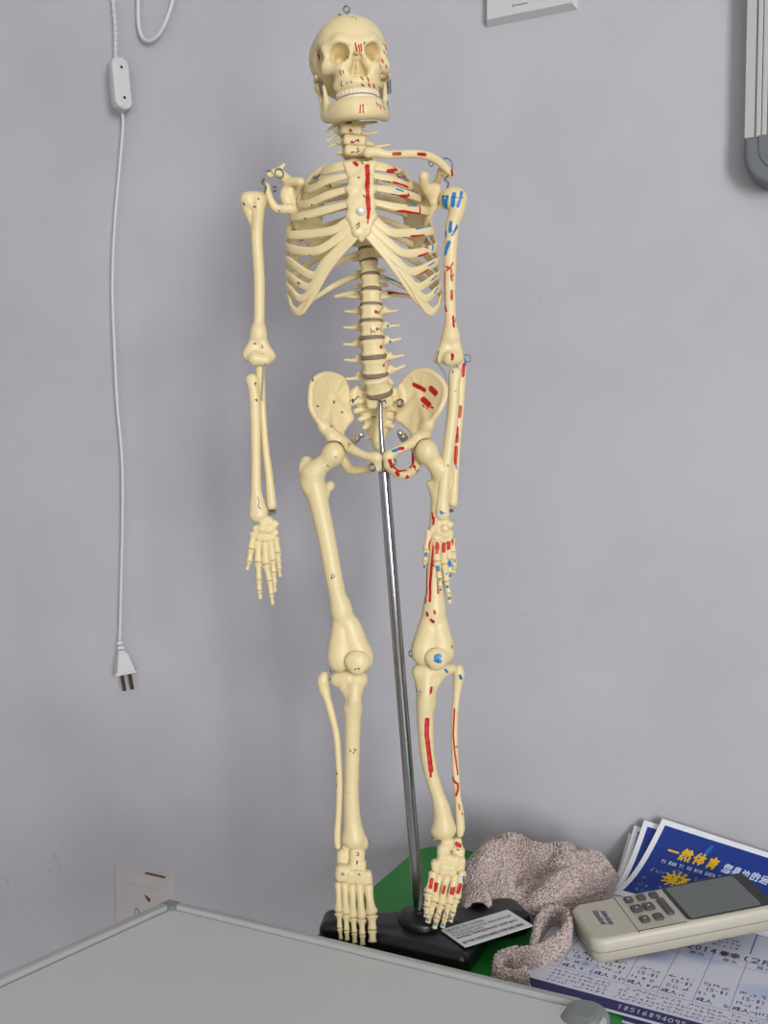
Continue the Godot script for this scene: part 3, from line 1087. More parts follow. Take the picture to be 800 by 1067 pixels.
func make_shoulders(body: Node3D) -> void:
	# collar bone, present on one side only
	var rows := [[[383, 159, 26], 5.6], [[392, 158.5, 26], 5.2], [[403, 161, 25], 4.2], [[418, 160.5, 22], 3.9], [[434, 160.5, 16], 4.2], [[448, 163.5, 8], 4.4], [[459, 170, 0], 4.4], [[470, 181, -6], 3.6]]
	var ctrl := []
	for r in rows:
		ctrl.append([W(r[0][0], r[0][1], r[0][2]), r[1] * PXMM, r[1] * PXMM * 0.85])
	bone("clavicle", sweep(spline(ctrl, 6), 14), body, [[RED, 1.7, [410, 160.5, 417, 160]], [RED, 1.7, [436, 160.5, 443, 161]], [RED, 1.4, [470.5, 178, 471.5, 183]], [INK, 0.4, [411, 159, 415, 161, 417, 159]], [INK, 0.4, [437, 160, 441, 161]]])
	eyelet("wire_ring", W(449, 171, 4), 2.0, 0.5, body)
	wire("wire_hook", [[462, 165, -4], [468, 166, -2], [471, 171, -2], [471, 178, 0]], 0.55, body)
	wire("wire_hook", [[467, 183, 2], [463, 187, 4], [467, 190, 4], [466, 196, 2]], 0.8, body)
	wire("wire_hook", [[275, 187, 4], [273, 190, 6], [277, 194, 6], [276, 200, 4]], 0.8, body)
	wire("wire_hook", [[278, 178.5, 0], [282, 178, 2], [284, 181, 2]], 0.45, body)
	eyelet("wire_ring", W(291, 180.5, 3), 3.8, 0.6, body, 90, 25)
	eyelet("wire_ring", W(286, 197, 4), 2.2, 0.6, body, 90, 60)
	# shoulder blades
	var p := []
	p.append_array(chain([[281, 182, -2, 3.6], [290, 180, -4, 4.4], [299, 188, -8, 4.6]], 3.0))
	p.append_array(chain([[290, 178, -5, 3.2], [296, 171.5, -6, 1.8]], 2.0))
	p.append_array(chain([[300, 189, -4, 4.4], [313, 189.5, 4, 4.6]], 3.0))
	p.append_array(chain([[278, 193, 2, 2.8], [281, 206, 2, 3.4], [288, 217.5, 0, 4.4], [301, 217.5, 0, 5.0], [306, 219, -4, 4.4]], 3.0))
	p.append(blob(298, 206, -8, 6.5, 11, 5, 10, 4.0))
	p.append_array(chain([[301, 190, -8, 4.4], [303, 205, -10, 5.2], [305, 220, -14, 4.6]], 4.0))
	p.append(plate(W(302, 192, -12), W(340, 186, -58), W(308, 236, -22), 1.5, 4.0))
	p.append(plate(W(340, 186, -58), W(308, 236, -22), W(330, 262, -62), 1.5, 4.0))
	p.append_array(chain([[304, 218, -14, 3.6], [309, 237, -22, 2.6], [331, 264, -62, 2.4]], 3.0))
	bone("scapula", nets(p, 1.15), body, [ink(291, 220, 3, 1.5), ink(311, 231, 4, 1.2)])
	p = []
	p.append_array(chain([[441.5, 184, 8, 5.2], [442.5, 193, 2, 4.6], [448, 200, -6, 5.5]], 4.0))
	p.append(blob(452.5, 203, -8, 6.5, 12, 5, -8, 4.0))
	p.append_array(chain([[453, 197, -8, 4.5], [453.5, 212, -10, 4.2], [446.5, 226, -18, 3.4], [443, 245, -34, 2.6], [428, 268, -60, 2.4]], 4.0))
	p.append(plate(W(448, 196, -10), W(414, 184, -58), W(446, 226, -18), 1.5, 4.0))
	p.append(plate(W(414, 184, -58), W(446, 226, -18), W(428, 266, -60), 1.5, 4.0))
	p.append_array(chain([[423, 194, -40, 2.2], [438, 203, -16, 2.8]], 3.0))
	p.append_array(chain([[468, 183, -8, 3.4], [460, 178, -12, 4.2], [457, 187, -20, 3.6], [450, 196, -30, 3.0]], 4.0))
	bone("scapula", nets(p, 1.15), body, [])

func make_arms(body: Node3D) -> void:
	var p := []
	p.append(blob(265, 211, 2, 11.5, 11, 11, 0, 3.0))
	p.append(blob(271, 210, -4, 9, 10, 10, 0, 3.0))
	p.append_array(chain([[257, 208, 6, 7], [258.5, 217, 4, 6.4], [264, 234, 0, 4.4], [267, 246, -1, 3.6]], 5.0))
	p.append_array(chain([[269, 208, 7, 6], [269, 218, 6, 6.5], [268, 236, 2, 6.0], [267.7, 252, 0, 6.0], [270, 290, 0, 5.8], [270, 330, 0, 5.6], [269, 350, 0, 6.4]], 5.0))
	p.append_array(chain([[269, 346, 0, 4.6], [262.5, 361, 0, 4.8], [258, 371, 1, 4.6]], 6.0))
	p.append_array(chain([[269.5, 346, 0, 4.6], [276.5, 363, 0, 4.6], [282.5, 372, 0, 3.8]], 6.0))
	p.append(blob(269, 363, 0, 9, 13, 4.8, 0, 5.0))
	p.append_array(chain([[265.5, 374, 5, 7.6], [277, 375, 4, 5.8]], 3.0))
	p.append(cap(W(263, 205, 16), 1.2, W(264, 226, 14), 1.2, 4.0, true))
	bone("humerus", nets(p, 1.2), body, [ink(254, 213, 11, 2.2), ink(265.5, 216.5, 12, 2), ink(270, 207, 13, 2.4), ink(265, 358, 14, 3), ink(273, 361.5, 15, 2.2)])
	p = []
	p.append(blob(472.5, 207, 2, 13.2, 12, 11, 0, 3.0))
	p.append(blob(466, 208, -4, 9, 10, 10, 0, 3.0))
	p.append_array(chain([[478, 207, 6, 7.5], [476, 220, 4, 8.0], [471.5, 234, 2, 7.2], [470, 250, 0, 6.8], [469, 270, 0, 6.6], [468.5, 292, 0, 6.2], [469, 320, 0, 5.8], [469.5, 342, 0, 6.2], [470, 352, 0, 7]], 5.0))
	p.append_array(chain([[469, 347, 0, 4.6], [462.5, 363, 0, 4.8], [456.5, 375, 1, 4.0]], 6.0))
	p.append_array(chain([[470, 347, 0, 4.6], [475, 362, 0, 4.8], [477, 373, 0, 4.6]], 6.0))
	p.append(blob(468.5, 362, 0, 9.5, 14, 5, 0, 5.0))
	p.append_array(chain([[468.5, 374, 6, 7.8], [476, 374, 4, 6.2]], 3.0))
	var hm := []
	for q in [[2.2, 461.5, 205, 464, 216], [1.8, 466, 205, 464.5, 215], [2.2, 473, 202, 471.5, 214], [1.6, 481, 200, 480, 204, 477, 215], [1.9, 469.5, 232, 468.5, 241], [1.2, 476, 235, 474, 240, 471, 245], [1.3, 464.5, 241, 464.5, 246], [2.3, 467.5, 253, 465, 259], [1.8, 466, 257, 464, 265]]:
		hm.append([BLUE, q[0], q.slice(1)])
	for q in [[0.9, 471.5, 274, 469, 279, 465, 282], [1.0, 465, 278, 470, 280, 470, 284], [0.9, 463.5, 284, 463, 300, 463.5, 315], [1.2, 470, 286, 470.5, 292], [1.4, 470.5, 303, 470.5, 312], [1.3, 463.5, 318, 464.5, 324], [1.4, 472, 330, 473, 340], [1.8, 471.5, 369, 471, 374]]:
		hm.append([RED, q[0], q.slice(1)])
	for q in [[460, 204, 466, 205], [470, 206, 476, 205.5], [477, 206, 483, 206], [469, 237, 471, 241], [474, 240, 477, 237]]:
		hm.append([INK, 0.4, q])
	hm.append(ink(471, 287, 21, 2)); hm.append(ink(470.5, 309, 22, 2)); hm.append(ink(473, 334, 23, 2.4)); hm.append(ink(471, 371, 24, 1.4))
	bone("humerus", nets(p, 1.2), body, hm)
	wire("elbow_wire", [[457, 366, 6], [455, 376, 8], [459, 383, 8], [464, 391, 8], [466, 402, 8]], 0.55, body)
	wire("elbow_wire", [[273.5, 369, 8], [276, 375, 8], [274.5, 390, 8], [273, 412, 8], [273.5, 417, 8]], 0.5, body)
	wire("wire_hook", [[484, 370, 4], [489, 370, 4], [490, 376, 4], [486, 377, 4]], 0.6, body)
	long_bone("radius", [[261.5, 394, 2, 6.2], [262.5, 397, 2, 6.6], [264, 406, 2, 5.4], [265.8, 424, 2, 5.8], [266.6, 480, 2, 5.0], [266.8, 509, 2, 5.6], [268, 525, 2, 8.2], [269, 533, 2, 10], [269.3, 537.5, 2, 10]], 0.72, body, [ink(266.5, 400, 31, 1.8), ink(267, 417, 32, 2), [INK, 0.45, [268.5, 518, 270, 522, 269, 528, 272, 530]]])
	long_bone("ulna", [[272, 380, -4, 5.5], [271, 388, -3, 5], [272, 400, -2, 4.2], [273.6, 424, -2, 3.4], [276.2, 462, -2, 3.7], [280, 494, -2, 4.2], [282, 515, -2, 5.0], [283, 527, -2, 5.2]], 0.9, body, [ink(277.5, 390, 33, 2)])
	coil("wrist_spring", W(280, 534, 2), W(287, 533, 2), 1.9, 4, body)
	long_bone("radius", [[474.5, 388, 4, 6.4], [474, 392, 4, 6.8], [473, 402, 4, 5.8], [471.6, 430, 5, 6.0], [467, 470, 6, 6.0], [463, 500, 6, 6.0], [461, 522, 6, 6.4], [460.8, 531, 6, 7.4], [461, 537, 6, 7.6]], 0.8, body,
		[[BLUE, 1.6, [459.5, 533.5, 460.5, 535]], ink(463, 534, 34, 1.5), ink(471.5, 387.5, 35, 1.6), ink(474.5, 409, 36, 1.8), ink(466.5, 485.5, 37, 1.4)])
	long_bone("ulna", [[480, 376, -2, 5.5], [480.5, 384, -2, 5.4], [480, 400, -1, 5], [478.5, 430, 0, 4.6], [476, 460, 0, 4.2], [474.4, 490, 0, 3.8], [473, 512, 0, 4.2], [472, 524, 0, 5.0]], 0.9, body,
		[[BLUE, 1.9, [485, 368, 484.5, 380]], [RED, 2.0, [483, 380, 482, 391]], [RED, 1.9, [479.5, 424, 478.5, 434]], [RED, 2.0, [476, 446, 476, 460]], [RED, 1.8, [475.5, 466, 474.5, 483]], [BLUE, 1.0, [475, 485, 475.5, 488]], ink(478, 430, 38, 1.4), ink(476, 455, 39, 1.6)])
	coil("wrist_spring", W(466, 533, 2), W(472, 531.5, 2), 1.4, 4, body)
	# hands: rows per ray: joints of metacarpal, phalanges
	var left := {"carpals": [[273, 541, 2, 6], [279, 542, 2, 5.5], [286, 546, 2, 5], [268, 551, 2, 5.4], [274, 550, 3, 6], [281, 551, 3, 6], [286, 555, 2, 4.6], [271, 560, 2, 5], [277, 560, 2, 5.4], [283, 560, 2, 5]],
		"rays": [[[265, 554, 3, 4.2], [261.5, 572, 5, 3.6], [259.8, 585, 6, 3.0], [257.2, 594, 6, 1.8]],
			[[268.8, 563, 2, 4], [269, 586, 4, 3.8], [269.8, 604, 5, 3.0], [270.2, 615, 5, 2.7], [271.2, 624, 4, 2.0]],
			[[276, 564, 2, 4], [277, 588, 4, 3.9], [281, 605, 5, 3.1], [282.7, 619, 5, 2.7], [284, 630, 4, 2.0]],
			[[281.8, 563, 1, 3.8], [284, 584, 2, 3.6], [285.2, 596, 2, 3.0], [285.8, 607, 1, 2.6], [286.2, 617, 0, 1.9]],
			[[287, 559, 0, 3.6], [289.5, 576, 1, 3.2], [290.2, 585.5, 1, 2.7], [291, 592.5, 1, 2.4], [291.5, 601, 0, 1.7]]]}
	var right := {"carpals": [[457, 545, 4, 5.5], [463, 545, 4, 6], [468, 547, 4, 4.6], [452, 552, 4, 5.2], [457.5, 553, 5, 5.6], [463.5, 550.5, 8, 4.6], [464, 556, 5, 5.8], [468.5, 556, 4, 4.6], [455, 560, 4, 5], [461, 561, 4, 5.2], [467, 561, 4, 4.8]],
		"rays": [[[447.5, 552, 5, 4.0], [444, 573, 8, 3.4], [442.8, 584, 9, 2.9], [442.6, 592, 9, 1.9]],
			[[455, 564, 4, 4], [455, 585, 7, 3.8], [458, 603, 9, 2.9], [458.7, 611, 9, 2.5], [459.4, 618, 8, 1.8]],
			[[462.3, 565, 4, 4], [462.8, 588, 7, 3.8], [465.3, 606, 9, 3.0], [467, 618, 9, 2.6], [468.7, 629, 8, 1.9]],
			[[467, 564, 4, 3.8], [468, 583, 6, 3.6], [468.5, 597, 7, 3.0], [466, 605, 6, 2.5], [464.5, 611, 4, 1.8]],
			[[470.5, 561, 3, 3.5], [472, 575, 4, 3.0], [473.2, 583, 5, 2.5], [473.6, 590, 5, 2.2], [472.6, 597, 4, 1.6]]]}
	make_hand(left, body, {})
	var hm2 := {"0/0": [[RED, 1.2, [450, 561, 447.5, 566, 447, 571]]], "0/1": [[BLUE, 1.8, [443.8, 577, 443.6, 579]]], "0/2": [[BLUE, 1.6, [442.6, 590]]],
		"1/0": [[RED, 2.2, [455.5, 567, 455.5, 571]], [RED, 1.5, [455.5, 571, 455.3, 576]]], "1/1": [[BLUE, 1.9, [456, 591, 456.5, 594]]], "1/2": [[BLUE, 1.5, [458, 603.5]]], "1/3": [[BLUE, 1.3, [459, 614.5]]],
		"2/0": [[RED, 2.2, [462.5, 567, 462.3, 574]]], "2/1": [[BLUE, 1.2, [465, 598]]], "2/2": [[BLUE, 1.7, [466, 611.5]]], "2/3": [[BLUE, 1.6, [468.2, 623.5]]],
		"3/0": [[RED, 2.2, [467, 565, 467.2, 571]]], "3/1": [[BLUE, 2.1, [468.4, 586, 468.6, 589]]], "3/2": [[BLUE, 1.5, [468.8, 600]]],
		"4/0": [[RED, 1.5, [470, 560, 471, 567]]], "4/1": [[BLUE, 1.1, [472.8, 574.5]]], "4/2": [[BLUE, 1.0, [473.8, 585]]]}
	make_hand(right, body, hm2)

func long_bone(called: String, rows: Array, flat: float, body: Node3D, marks := [], label := "") -> MeshInstance3D:
	var ctrl := []
	for r in rows:
		ctrl.append([W(r[0], r[1], r[2]), r[3] * PXMM, r[3] * PXMM * (flat if r[3] > 6.0 else 0.95)])
	return bone(called, sweep(spline(ctrl, 6), 16), body, marks, label)

func make_hand(d: Dictionary, body: Node3D, marks: Dictionary) -> void:
	var p := []
	for c in d.carpals:
		p.append(rbox(W(c[0], c[1], c[2]), Vector3(c[3] * 0.92, c[3] * 0.86, c[3] * 0.8) * PXMM, c[3] * 0.66 * PXMM, Basis(Vector3(0, 0, 1), c[0] * 1.7), 1.4))
	var hand := bone("hand", nets(p, 0.95), body, [], "hand with wrist bones and fingers")
	for r in d.rays.size():
		var ray_: Array = d.rays[r]
		for k in ray_.size() - 1:
			var a: Array = ray_[k]
			var b: Array = ray_[k + 1]
			var ra: float = a[3] * PXMM
			var rb: float = b[3] * PXMM
			bone("metacarpal" if k == 0 else "finger_bone", small_bone(W(a[0], a[1], a[2]), W(b[0], b[1], b[2]), ra * 1.22, minf(ra, rb) * 0.98, rb * 1.22), hand, marks.get("%d/%d" % [r, k], []))

func make_pelvis(body: Node3D) -> void:
	for side in 2:
		var p := []
		var w: Array
		var mk: Array
		var mid: Vector3
		if side == 0:
			w = [W(337, 446, 10), W(325, 428, 18), W(323.5, 412, 17), W(326, 398, 12), W(334, 391.5, 5), W(343, 390, -3), W(355, 394, -12), W(361, 404, -19), W(363, 420, -20), W(364, 436, -16)]
			mid = W(345, 416, -12)
		else:
			w = [W(446, 443, 10), W(456, 430, 17), W(462.5, 417, 17), W(463.5, 404, 13), W(456, 392.5, 6), W(443, 386, -2), W(430, 389, -10), W(420, 399, -18), W(416, 416, -21), W(416, 436, -17)]
			mid = W(438, 414, -12)
		for k in w.size() - 1:
			p.append(plate(mid, w[k], w[k + 1], 2.0, 1.6))
		var rim := []
		for k in w.size():
			rim.append([w[k], 2.5 if k < 7 else 2.2, 0.0])
		p.append_array(links(spline(rim, 4), 3.0))
		var low := W(352, 455, -4) if side == 0 else W(432, 450, -4)
		p.append(plate(mid, w[0], low, 3.0, 5.0))
		p.append(plate(mid, w[w.size() - 1], low, 3.0, 5.0))
		if side == 0:
			p.append_array(chain([[339, 446, 8, 4.5], [347, 456, 2, 8.0], [352, 464, -6, 9]], 6.0))
			p.append_array(chain([[358, 462, 2, 7], [366, 468, 12, 5.2], [380, 474.5, 22, 4.0], [393, 477, 26, 4.4]], 4.0))
			p.append_array(chain([[393, 477, 26, 4.4], [393, 487, 22, 4.4]], 3.0))
			p.append_array(chain([[354, 466, -8, 8], [358, 480, -12, 5.4], [366, 490, -6, 4.8], [380, 489.5, 8, 4.0], [392, 486, 21, 4.0]], 4.0))
			p.append(blob(347.5, 473, 6, 13.5, 13.5, 13, 0, 1.5, true))
			mk = [[INK, 0.45, [324, 395, 326, 393, 325, 397, 327, 396]], ink(348.5, 420, 51, 2.6), ink(356, 430, 52, 2), ink(346, 444, 53, 2), ink(364, 464, 54, 3), ink(331, 423, 55, 2)]
		else:
			p.append_array(chain([[446, 444, 8, 4.5], [441, 454, 2, 7.5], [435, 462, -6, 8]], 6.0))
			p.append_array(chain([[434, 459, 2, 7], [425, 464, 12, 4.6], [412, 470, 21, 4.2], [404, 476, 25, 4.6]], 4.0))
			p.append_array(chain([[404, 476, 25, 4.8], [406, 485, 22, 5.0]], 3.0))
			p.append_array(chain([[436, 464, -6, 7], [433.5, 478, -8, 5.0], [433, 487, -6, 5.0], [423, 494, 4, 5.0], [412, 492, 14, 4.8], [405, 484, 22, 4.6]], 4.0))
			p.append(blob(444, 470, 6, 13, 13, 13, 0, 1.5, true))
			mk = [[RED, 2.4, [431.5, 401, 438, 404, 442, 406.5]], [RED, 3.2, [449, 405, 454, 410]], [RED, 3.0, [440.5, 416, 447, 422]], [RED, 1.2, [449, 424, 451, 425]], [RED, 0.8, [440, 422, 442, 424]], [RED, 0.8, [444, 425, 445, 426]],
				[INK, 0.45, [433, 402, 436, 405, 437, 403]], ink(452, 409, 56, 2), ink(446, 420, 57, 1.6),
				[BLUE, 1.8, [409.5, 470, 414, 468.5]], [RED, 1.7, [416, 467.5, 420, 467]], [RED, 1.9, [429, 472, 430, 482]], [RED, 1.6, [429, 483, 427, 487]], [RED, 2.0, [406, 480, 408, 486]], [RED, 2.0, [413, 492, 415, 495]], [RED, 2.1, [424, 497, 425, 499]], [RED, 1.6, [436, 490, 434, 494]], [RED, 1.2, [409, 486, 416, 491, 423, 490]], [RED, 1.6, [431, 485, 432, 487]], [INK, 0.4, [432, 489, 435, 492]]]
		bone("hip_bone", nets(p, 1.15), body, mk)
	var s := []
	s.append(plate(W(368, 409, -20), W(421, 407, -20), W(394, 466, -38), 3.0, 4.0))
	s.append(rbox(W(395.5, 417, -10), Vector3(11.5, 5.5, 9), 3, Basis(Vector3(0, 0, 1), deg_to_rad(6)) * Basis(Vector3(1, 0, 0), 0.35), 4.0))
	s.append_array(chain([[395, 420, -14, 8.5], [395, 432, -24, 8], [394, 446, -32, 7], [391, 460, -32, 4.5], [393, 467, -26, 2.6]], 4.0))
	for k in 4:
		var y := 415.0 + k * 8.5
		var reach := 29.0 - k * 4.5
		s.append_array(chain([[395 - 6, y, -18 - k * 4, 4], [395 - reach, y + 5, -17 - k * 3, 3.2]], 2.0))
		s.append_array(chain([[395 + 6, y, -18 - k * 4, 4], [395 + reach - 2, y + 4, -17 - k * 3, 3.2]], 2.0))
	s.append_array(chain([[372, 404, -18, 3.0], [368, 412, -18, 4.5]], 3.0))
	s.append_array(chain([[417, 402, -18, 3.0], [420, 412, -18, 4.5]], 3.0))
	s.append_array(chain([[388, 452, -34, 3.5], [382, 457, -34, 2.2]], 2.0))
	s.append_array(chain([[398, 448, -34, 3.5], [402, 452, -34, 2.2]], 2.0))
	bone("sacrum", nets(s, 1.15), body, [[INK, 0.6, [365, 418, 368, 416, 367, 420, 371, 415, 374, 413]], [INK, 0.5, [387, 435, 390, 434, 391, 436]], [INK, 0.6, [397, 419, 401, 417, 402, 420]]])
	for q in [[[369, 459, -2], [376, 453, 2]], [[421, 457, -2], [416.5, 451, 2]]]:
		var a := W(q[0][0], q[0][1], q[0][2])
		var b := W(q[1][0], q[1][1], q[1][2])
		rod("hip_bolt_nut", a.lerp(b, -0.1), a.lerp(b, 0.55), 3.9, body, M.nickel)
		rod("hip_bolt", a.lerp(b, 0.5), b, 3.0, body, M.nickel)
		put("hip_bolt_cap", sphere(3.0), M.nickel, body, (b - base_mm) * 0.001)
	eyelet("wire_ring", W(417, 420, -8), 3.2, 0.9, body, 90, 30)
	eyelet("wire_ring", W(388, 487, 28), 2.9, 0.8, body, 80, 30)
	eyelet("wire_ring", W(409, 481.5, 27), 2.9, 0.8, body, 80, -10)
	eyelet("wire_ring", W(395, 415, 4), 1.8, 0.8, body, 60, 0)

func sphere(r: float) -> SphereMesh:
	var s := SphereMesh.new()
	s.radius = r * 0.001
	s.height = r * 0.002
	s.radial_segments = 20
	s.rings = 10
	return s

func make_legs(body: Node3D) -> void:
	var p := []
	p.append(blob(347.5, 472.5, 6, 12, 12, 12, 0, 3.0))
	p.append_array(chain([[345, 477, 5, 9], [332, 487, 3, 9.5], [325, 494, 0, 11]], 5.0))
	p.append_array(chain([[319, 481, -4, 6], [318.5, 490, -2, 7.6], [325, 510, 0, 9]], 5.0))
	p.append_array(chain([[326, 494, 0, 11], [330, 515, 0, 10.6], [334, 532, 0, 10], [341, 565, 2, 9.4], [346.5, 595, 3, 9.2], [351, 618, 3, 9.0], [357, 645, 2, 9.6]], 3.0))
	p.append_array(chain([[354, 630, 2, 7.0], [354, 658, 1, 8.6], [352.5, 678, 0, 11.0], [353, 689, 0, 10.4]], 6.0))
	p.append_array(chain([[356, 630, 2, 7.0], [366, 658, 1, 9.0], [375, 678, 0, 11.8], [376, 688, 0, 11.6]], 6.0))
	p.append(blob(362, 668, 1, 15, 24, 8.5, -14, 8.0))
	p.append_array(chain([[344, 506, -8, 5], [338, 514, -4, 6]], 4.0))
	bone("femur", nets(p, 1.3), body, [ink(342, 485.5, 61, 2.4), ink(350.5, 476.5, 62, 2), ink(347, 601, 63, 3.4), [INK, 0.4, [344, 511, 346, 513, 345, 516]]])
	p = []
	p.append(blob(444, 470, 6, 12, 12.5, 12, 0, 3.0))
	p.append_array(chain([[446, 475, 5, 9], [455, 485, 2, 9.5], [462, 492, -1, 11]], 5.0))
	p.append_array(chain([[469, 480, -4, 6], [470, 489, -3, 7], [463, 508, -2, 9]], 5.0))
	p.append_array(chain([[462, 492, -2, 11], [459.5, 515, -2, 10], [457, 540, -2, 9.4], [454.5, 570, -2, 9.2], [453.5, 598, -1, 9.6], [453, 622, 0, 10.0], [452, 644, 1, 11.0]], 3.0))
	p.append_array(chain([[451, 628, 1, 7.5], [446, 654, 1, 9.5], [440.5, 672, 0, 11.2], [441, 682, 0, 10.8]], 6.0))
	p.append_array(chain([[453, 628, 1, 7.5], [457.5, 654, 1, 9.5], [461, 672, 0, 11.2], [461, 682, 0, 10.4]], 6.0))
	p.append(blob(451, 664, 1, 14, 24, 8.5, 0, 8.0))
	p.append_array(chain([[449, 505, -4, 5], [454, 514, -2, 6]], 4.0))
	var fm := []
	for q in [[1.6, 452, 568, 449.5, 590, 448, 610, 447.5, 626], [1.2, 445.5, 573, 444.3, 600, 443, 628], [1.2, 456, 600, 456.2, 618], [1.3, 452, 540, 451, 546], [1.7, 444.5, 639, 445, 641], [1.5, 452.5, 637, 453, 639], [1.6, 449, 646, 451.5, 648], [1.2, 471, 673, 471.5, 675], [1.4, 450, 535, 451, 541]]:
		fm.append([RED, q[0], q.slice(1)])
	fm.append(ink(451, 648, 64, 2.4)); fm.append(ink(452, 589, 65, 3))
	bone("femur", nets(p, 1.3), body, fm)
	# kneecaps
	for q in [[372, 690, 14, 13.2, 13, [ink(370, 697, 71, 2), ink(373.5, 696, 72, 2)]], [455, 686, 14, 12.4, 12, [[BLUE, 3.0, [455, 684.5, 457, 684]], [BLUE, 2.4, [454, 688, 458, 689]], ink(456.5, 689, 73, 2)]]]:
		var k := [blob(q[0], q[1] - 1.0, q[2], q[3], q[4] * 0.86, 6, 0, 3.0), blob(q[0] + 0.5, q[1] + 3.5, q[2], q[3] * 0.62, q[4] * 0.78, 5.5, 0, 5.0)]
		bone("kneecap", nets(k, 1.15), body, q[5])
	eyelet("wire_ring", W(346, 698, 6), 2.0, 0.6, body, 90, 20)
	eyelet("wire_ring", W(428, 681, 4), 2.4, 0.6, body, 80, 40)
	# shins
	p = []
	p.append_array(chain([[350, 708, -2, 6], [363, 706, 0, 8], [376, 707, -2, 6.5]], 4.0))
	p.append_array(chain([[352, 706, -4, 6], [366, 724, 1, 8.2], [367, 742, 0, 7.4]], 6.0))
	p.append_array(chain([[374, 708, -2, 7.5], [369, 726, 2, 8.2], [368, 744, 0, 7.4]], 6.0))
	p.append_array(chain([[369.5, 716, 6, 5.0], [369, 728, 6, 7.4], [368.2, 738, 3, 8.4], [367.4, 750, 1, 8.6], [367, 781, 0, 8.0], [366, 820, 0, 7.8], [366.5, 845, 0, 8.6], [368, 866, 0, 10], [369.5, 874, 1, 10.5]], 5.0))
	p.append_array(chain([[362.5, 875, 2, 6], [370, 877.5, 3, 6.4], [377.5, 876, 1, 5.6], [379, 882, -1, 3.2]], 4.0))
	bone("tibia", nets(p, 1.25), body, [ink(344.5, 708, 81, 2), ink(366, 782, 82, 2.8), ink(369, 783, 83, 2.6)])
	long_bone("fibula", [[337.5, 704, -10, 5.0], [336.5, 710, -10, 6.8], [337.5, 717, -10, 6.2], [342, 732, -8, 4.2], [350, 764, -6, 3.7], [352.6, 793, -5, 3.5], [353.6, 821, -4, 3.6], [352.5, 850, -3, 3.3], [351.3, 870, -2, 3.8], [351.8, 882, -1, 3.2]], 0.9, body, [ink(351, 806, 84, 2), ink(351, 818, 85, 1.5)])
	p = []
	p.append_array(chain([[437, 699, -2, 7], [450, 698, 0, 8], [466, 697, -4, 5.5], [472, 697, -8, 3.5]], 4.0))
	p.append_array(chain([[438, 702, -2, 7.5], [442, 720, 1, 8.6], [443, 738, 0, 8]], 6.0))
	p.append_array(chain([[460, 700, -4, 6.5], [448, 717, 1, 7.6], [444.5, 736, 0, 7.6]], 6.0))
	p.append_array(chain([[445, 708, 4, 6.0], [443.8, 724, 5, 8.0], [443.2, 736, 3, 8.9], [443, 750, 1, 8.8], [444.5, 781, 1, 8.0], [449, 806, 0, 7.4], [455.5, 827, 0, 7.2], [460, 843, 0, 9.2], [462, 858, 0, 10.6], [462.5, 864, 1, 11]], 5.0))
	p.append_array(chain([[455, 866, 2, 5.4], [462, 868, 3, 6.0], [469, 864, 1, 5.0]], 4.0))
	p.append_array(chain([[454, 866, 0, 4.6], [453.5, 873, -2, 2.8]], 3.0))
	var tm := [[RED, 2.6, [445, 750, 444.5, 765, 447, 785, 449, 803]], [RED, 1.4, [449, 803, 448.5, 809]], [RED, 1.7, [449.5, 717, 449, 721]], [BLUE, 2.0, [432.5, 715, 434, 720]], [BLUE, 1.6, [464, 698, 466, 700]], ink(437, 720, 86, 2), ink(448.5, 722, 87, 1.6), ink(444.5, 782, 88, 2)]
	bone("tibia", nets(p, 1.25), body, tm)
	long_bone("fibula", [[478, 697, -10, 4.8], [478, 703, -10, 6.4], [477, 711, -10, 5.4], [475.2, 728, -8, 3.8], [473.4, 752, -7, 3.6], [473.6, 781, -6, 3.7], [475, 808, -5, 4.0], [476.6, 828, -4, 3.4], [478.6, 846, -3, 4.6], [479.6, 862, -2, 4.8], [479, 869, -1, 3.8]], 0.9, body,
		[[BLUE, 1.7, [479, 704, 480.5, 707]], ink(480, 706, 89, 2), [RED, 1.0, [473.5, 739, 472, 765, 473.5, 782, 477, 807]], [RED, 1.3, [471.5, 809, 473, 814, 477, 817, 477, 823, 475, 829]], [RED, 0.8, [478, 838, 479, 844]], [RED, 0.7, [481, 847, 481.5, 849]], ink(475.5, 779, 90, 2)])
	# feet
	var fl := {"tarsals": [[372, 890, 4, 8.5, 8], [363, 886, -2, 7, 8], [358, 893, 0, 7.5, 9], [372.5, 901, 8, 9.2, 6.4], [357.5, 909, 9, 8.6, 9.4], [366, 913, 12, 6.2, 8], [374, 913, 13, 5.8, 8], [382, 915, 12, 6.0, 8.5]],
		"rays": [[[383, 921, 15, 5.6], [387.4, 953, 27, 6.4], [387.8, 969, 33, 4.8], [388, 982, 37, 4.4]],
			[[374.5, 920, 15, 4.8], [376.8, 957.5, 29, 5.0], [377.5, 974, 35, 3.4], [377.8, 985, 38, 2.9]],
			[[366.8, 920.5, 15, 4.6], [368, 956.5, 28, 4.6], [369.2, 972, 34, 3.1], [369.5, 983, 37, 2.7]],
			[[359, 919, 14, 4.5], [360.6, 953, 27, 4.6], [361.2, 969.5, 33, 3.1], [361.8, 980, 36, 2.6]],
			[[352.6, 919, 12, 4.2], [353.2, 950.5, 25, 4.8], [354, 967, 31, 2.9], [355.2, 979, 34, 2.1]]]}
	make_foot(fl, body, {}, [[INK, 0.45, [371, 889, 373.5, 888.5, 374, 891, 371.5, 891.5]], ink(372.5, 899, 91, 2.6), ink(357, 911, 92, 2.8), ink(374.5, 912, 93, 2.4)])
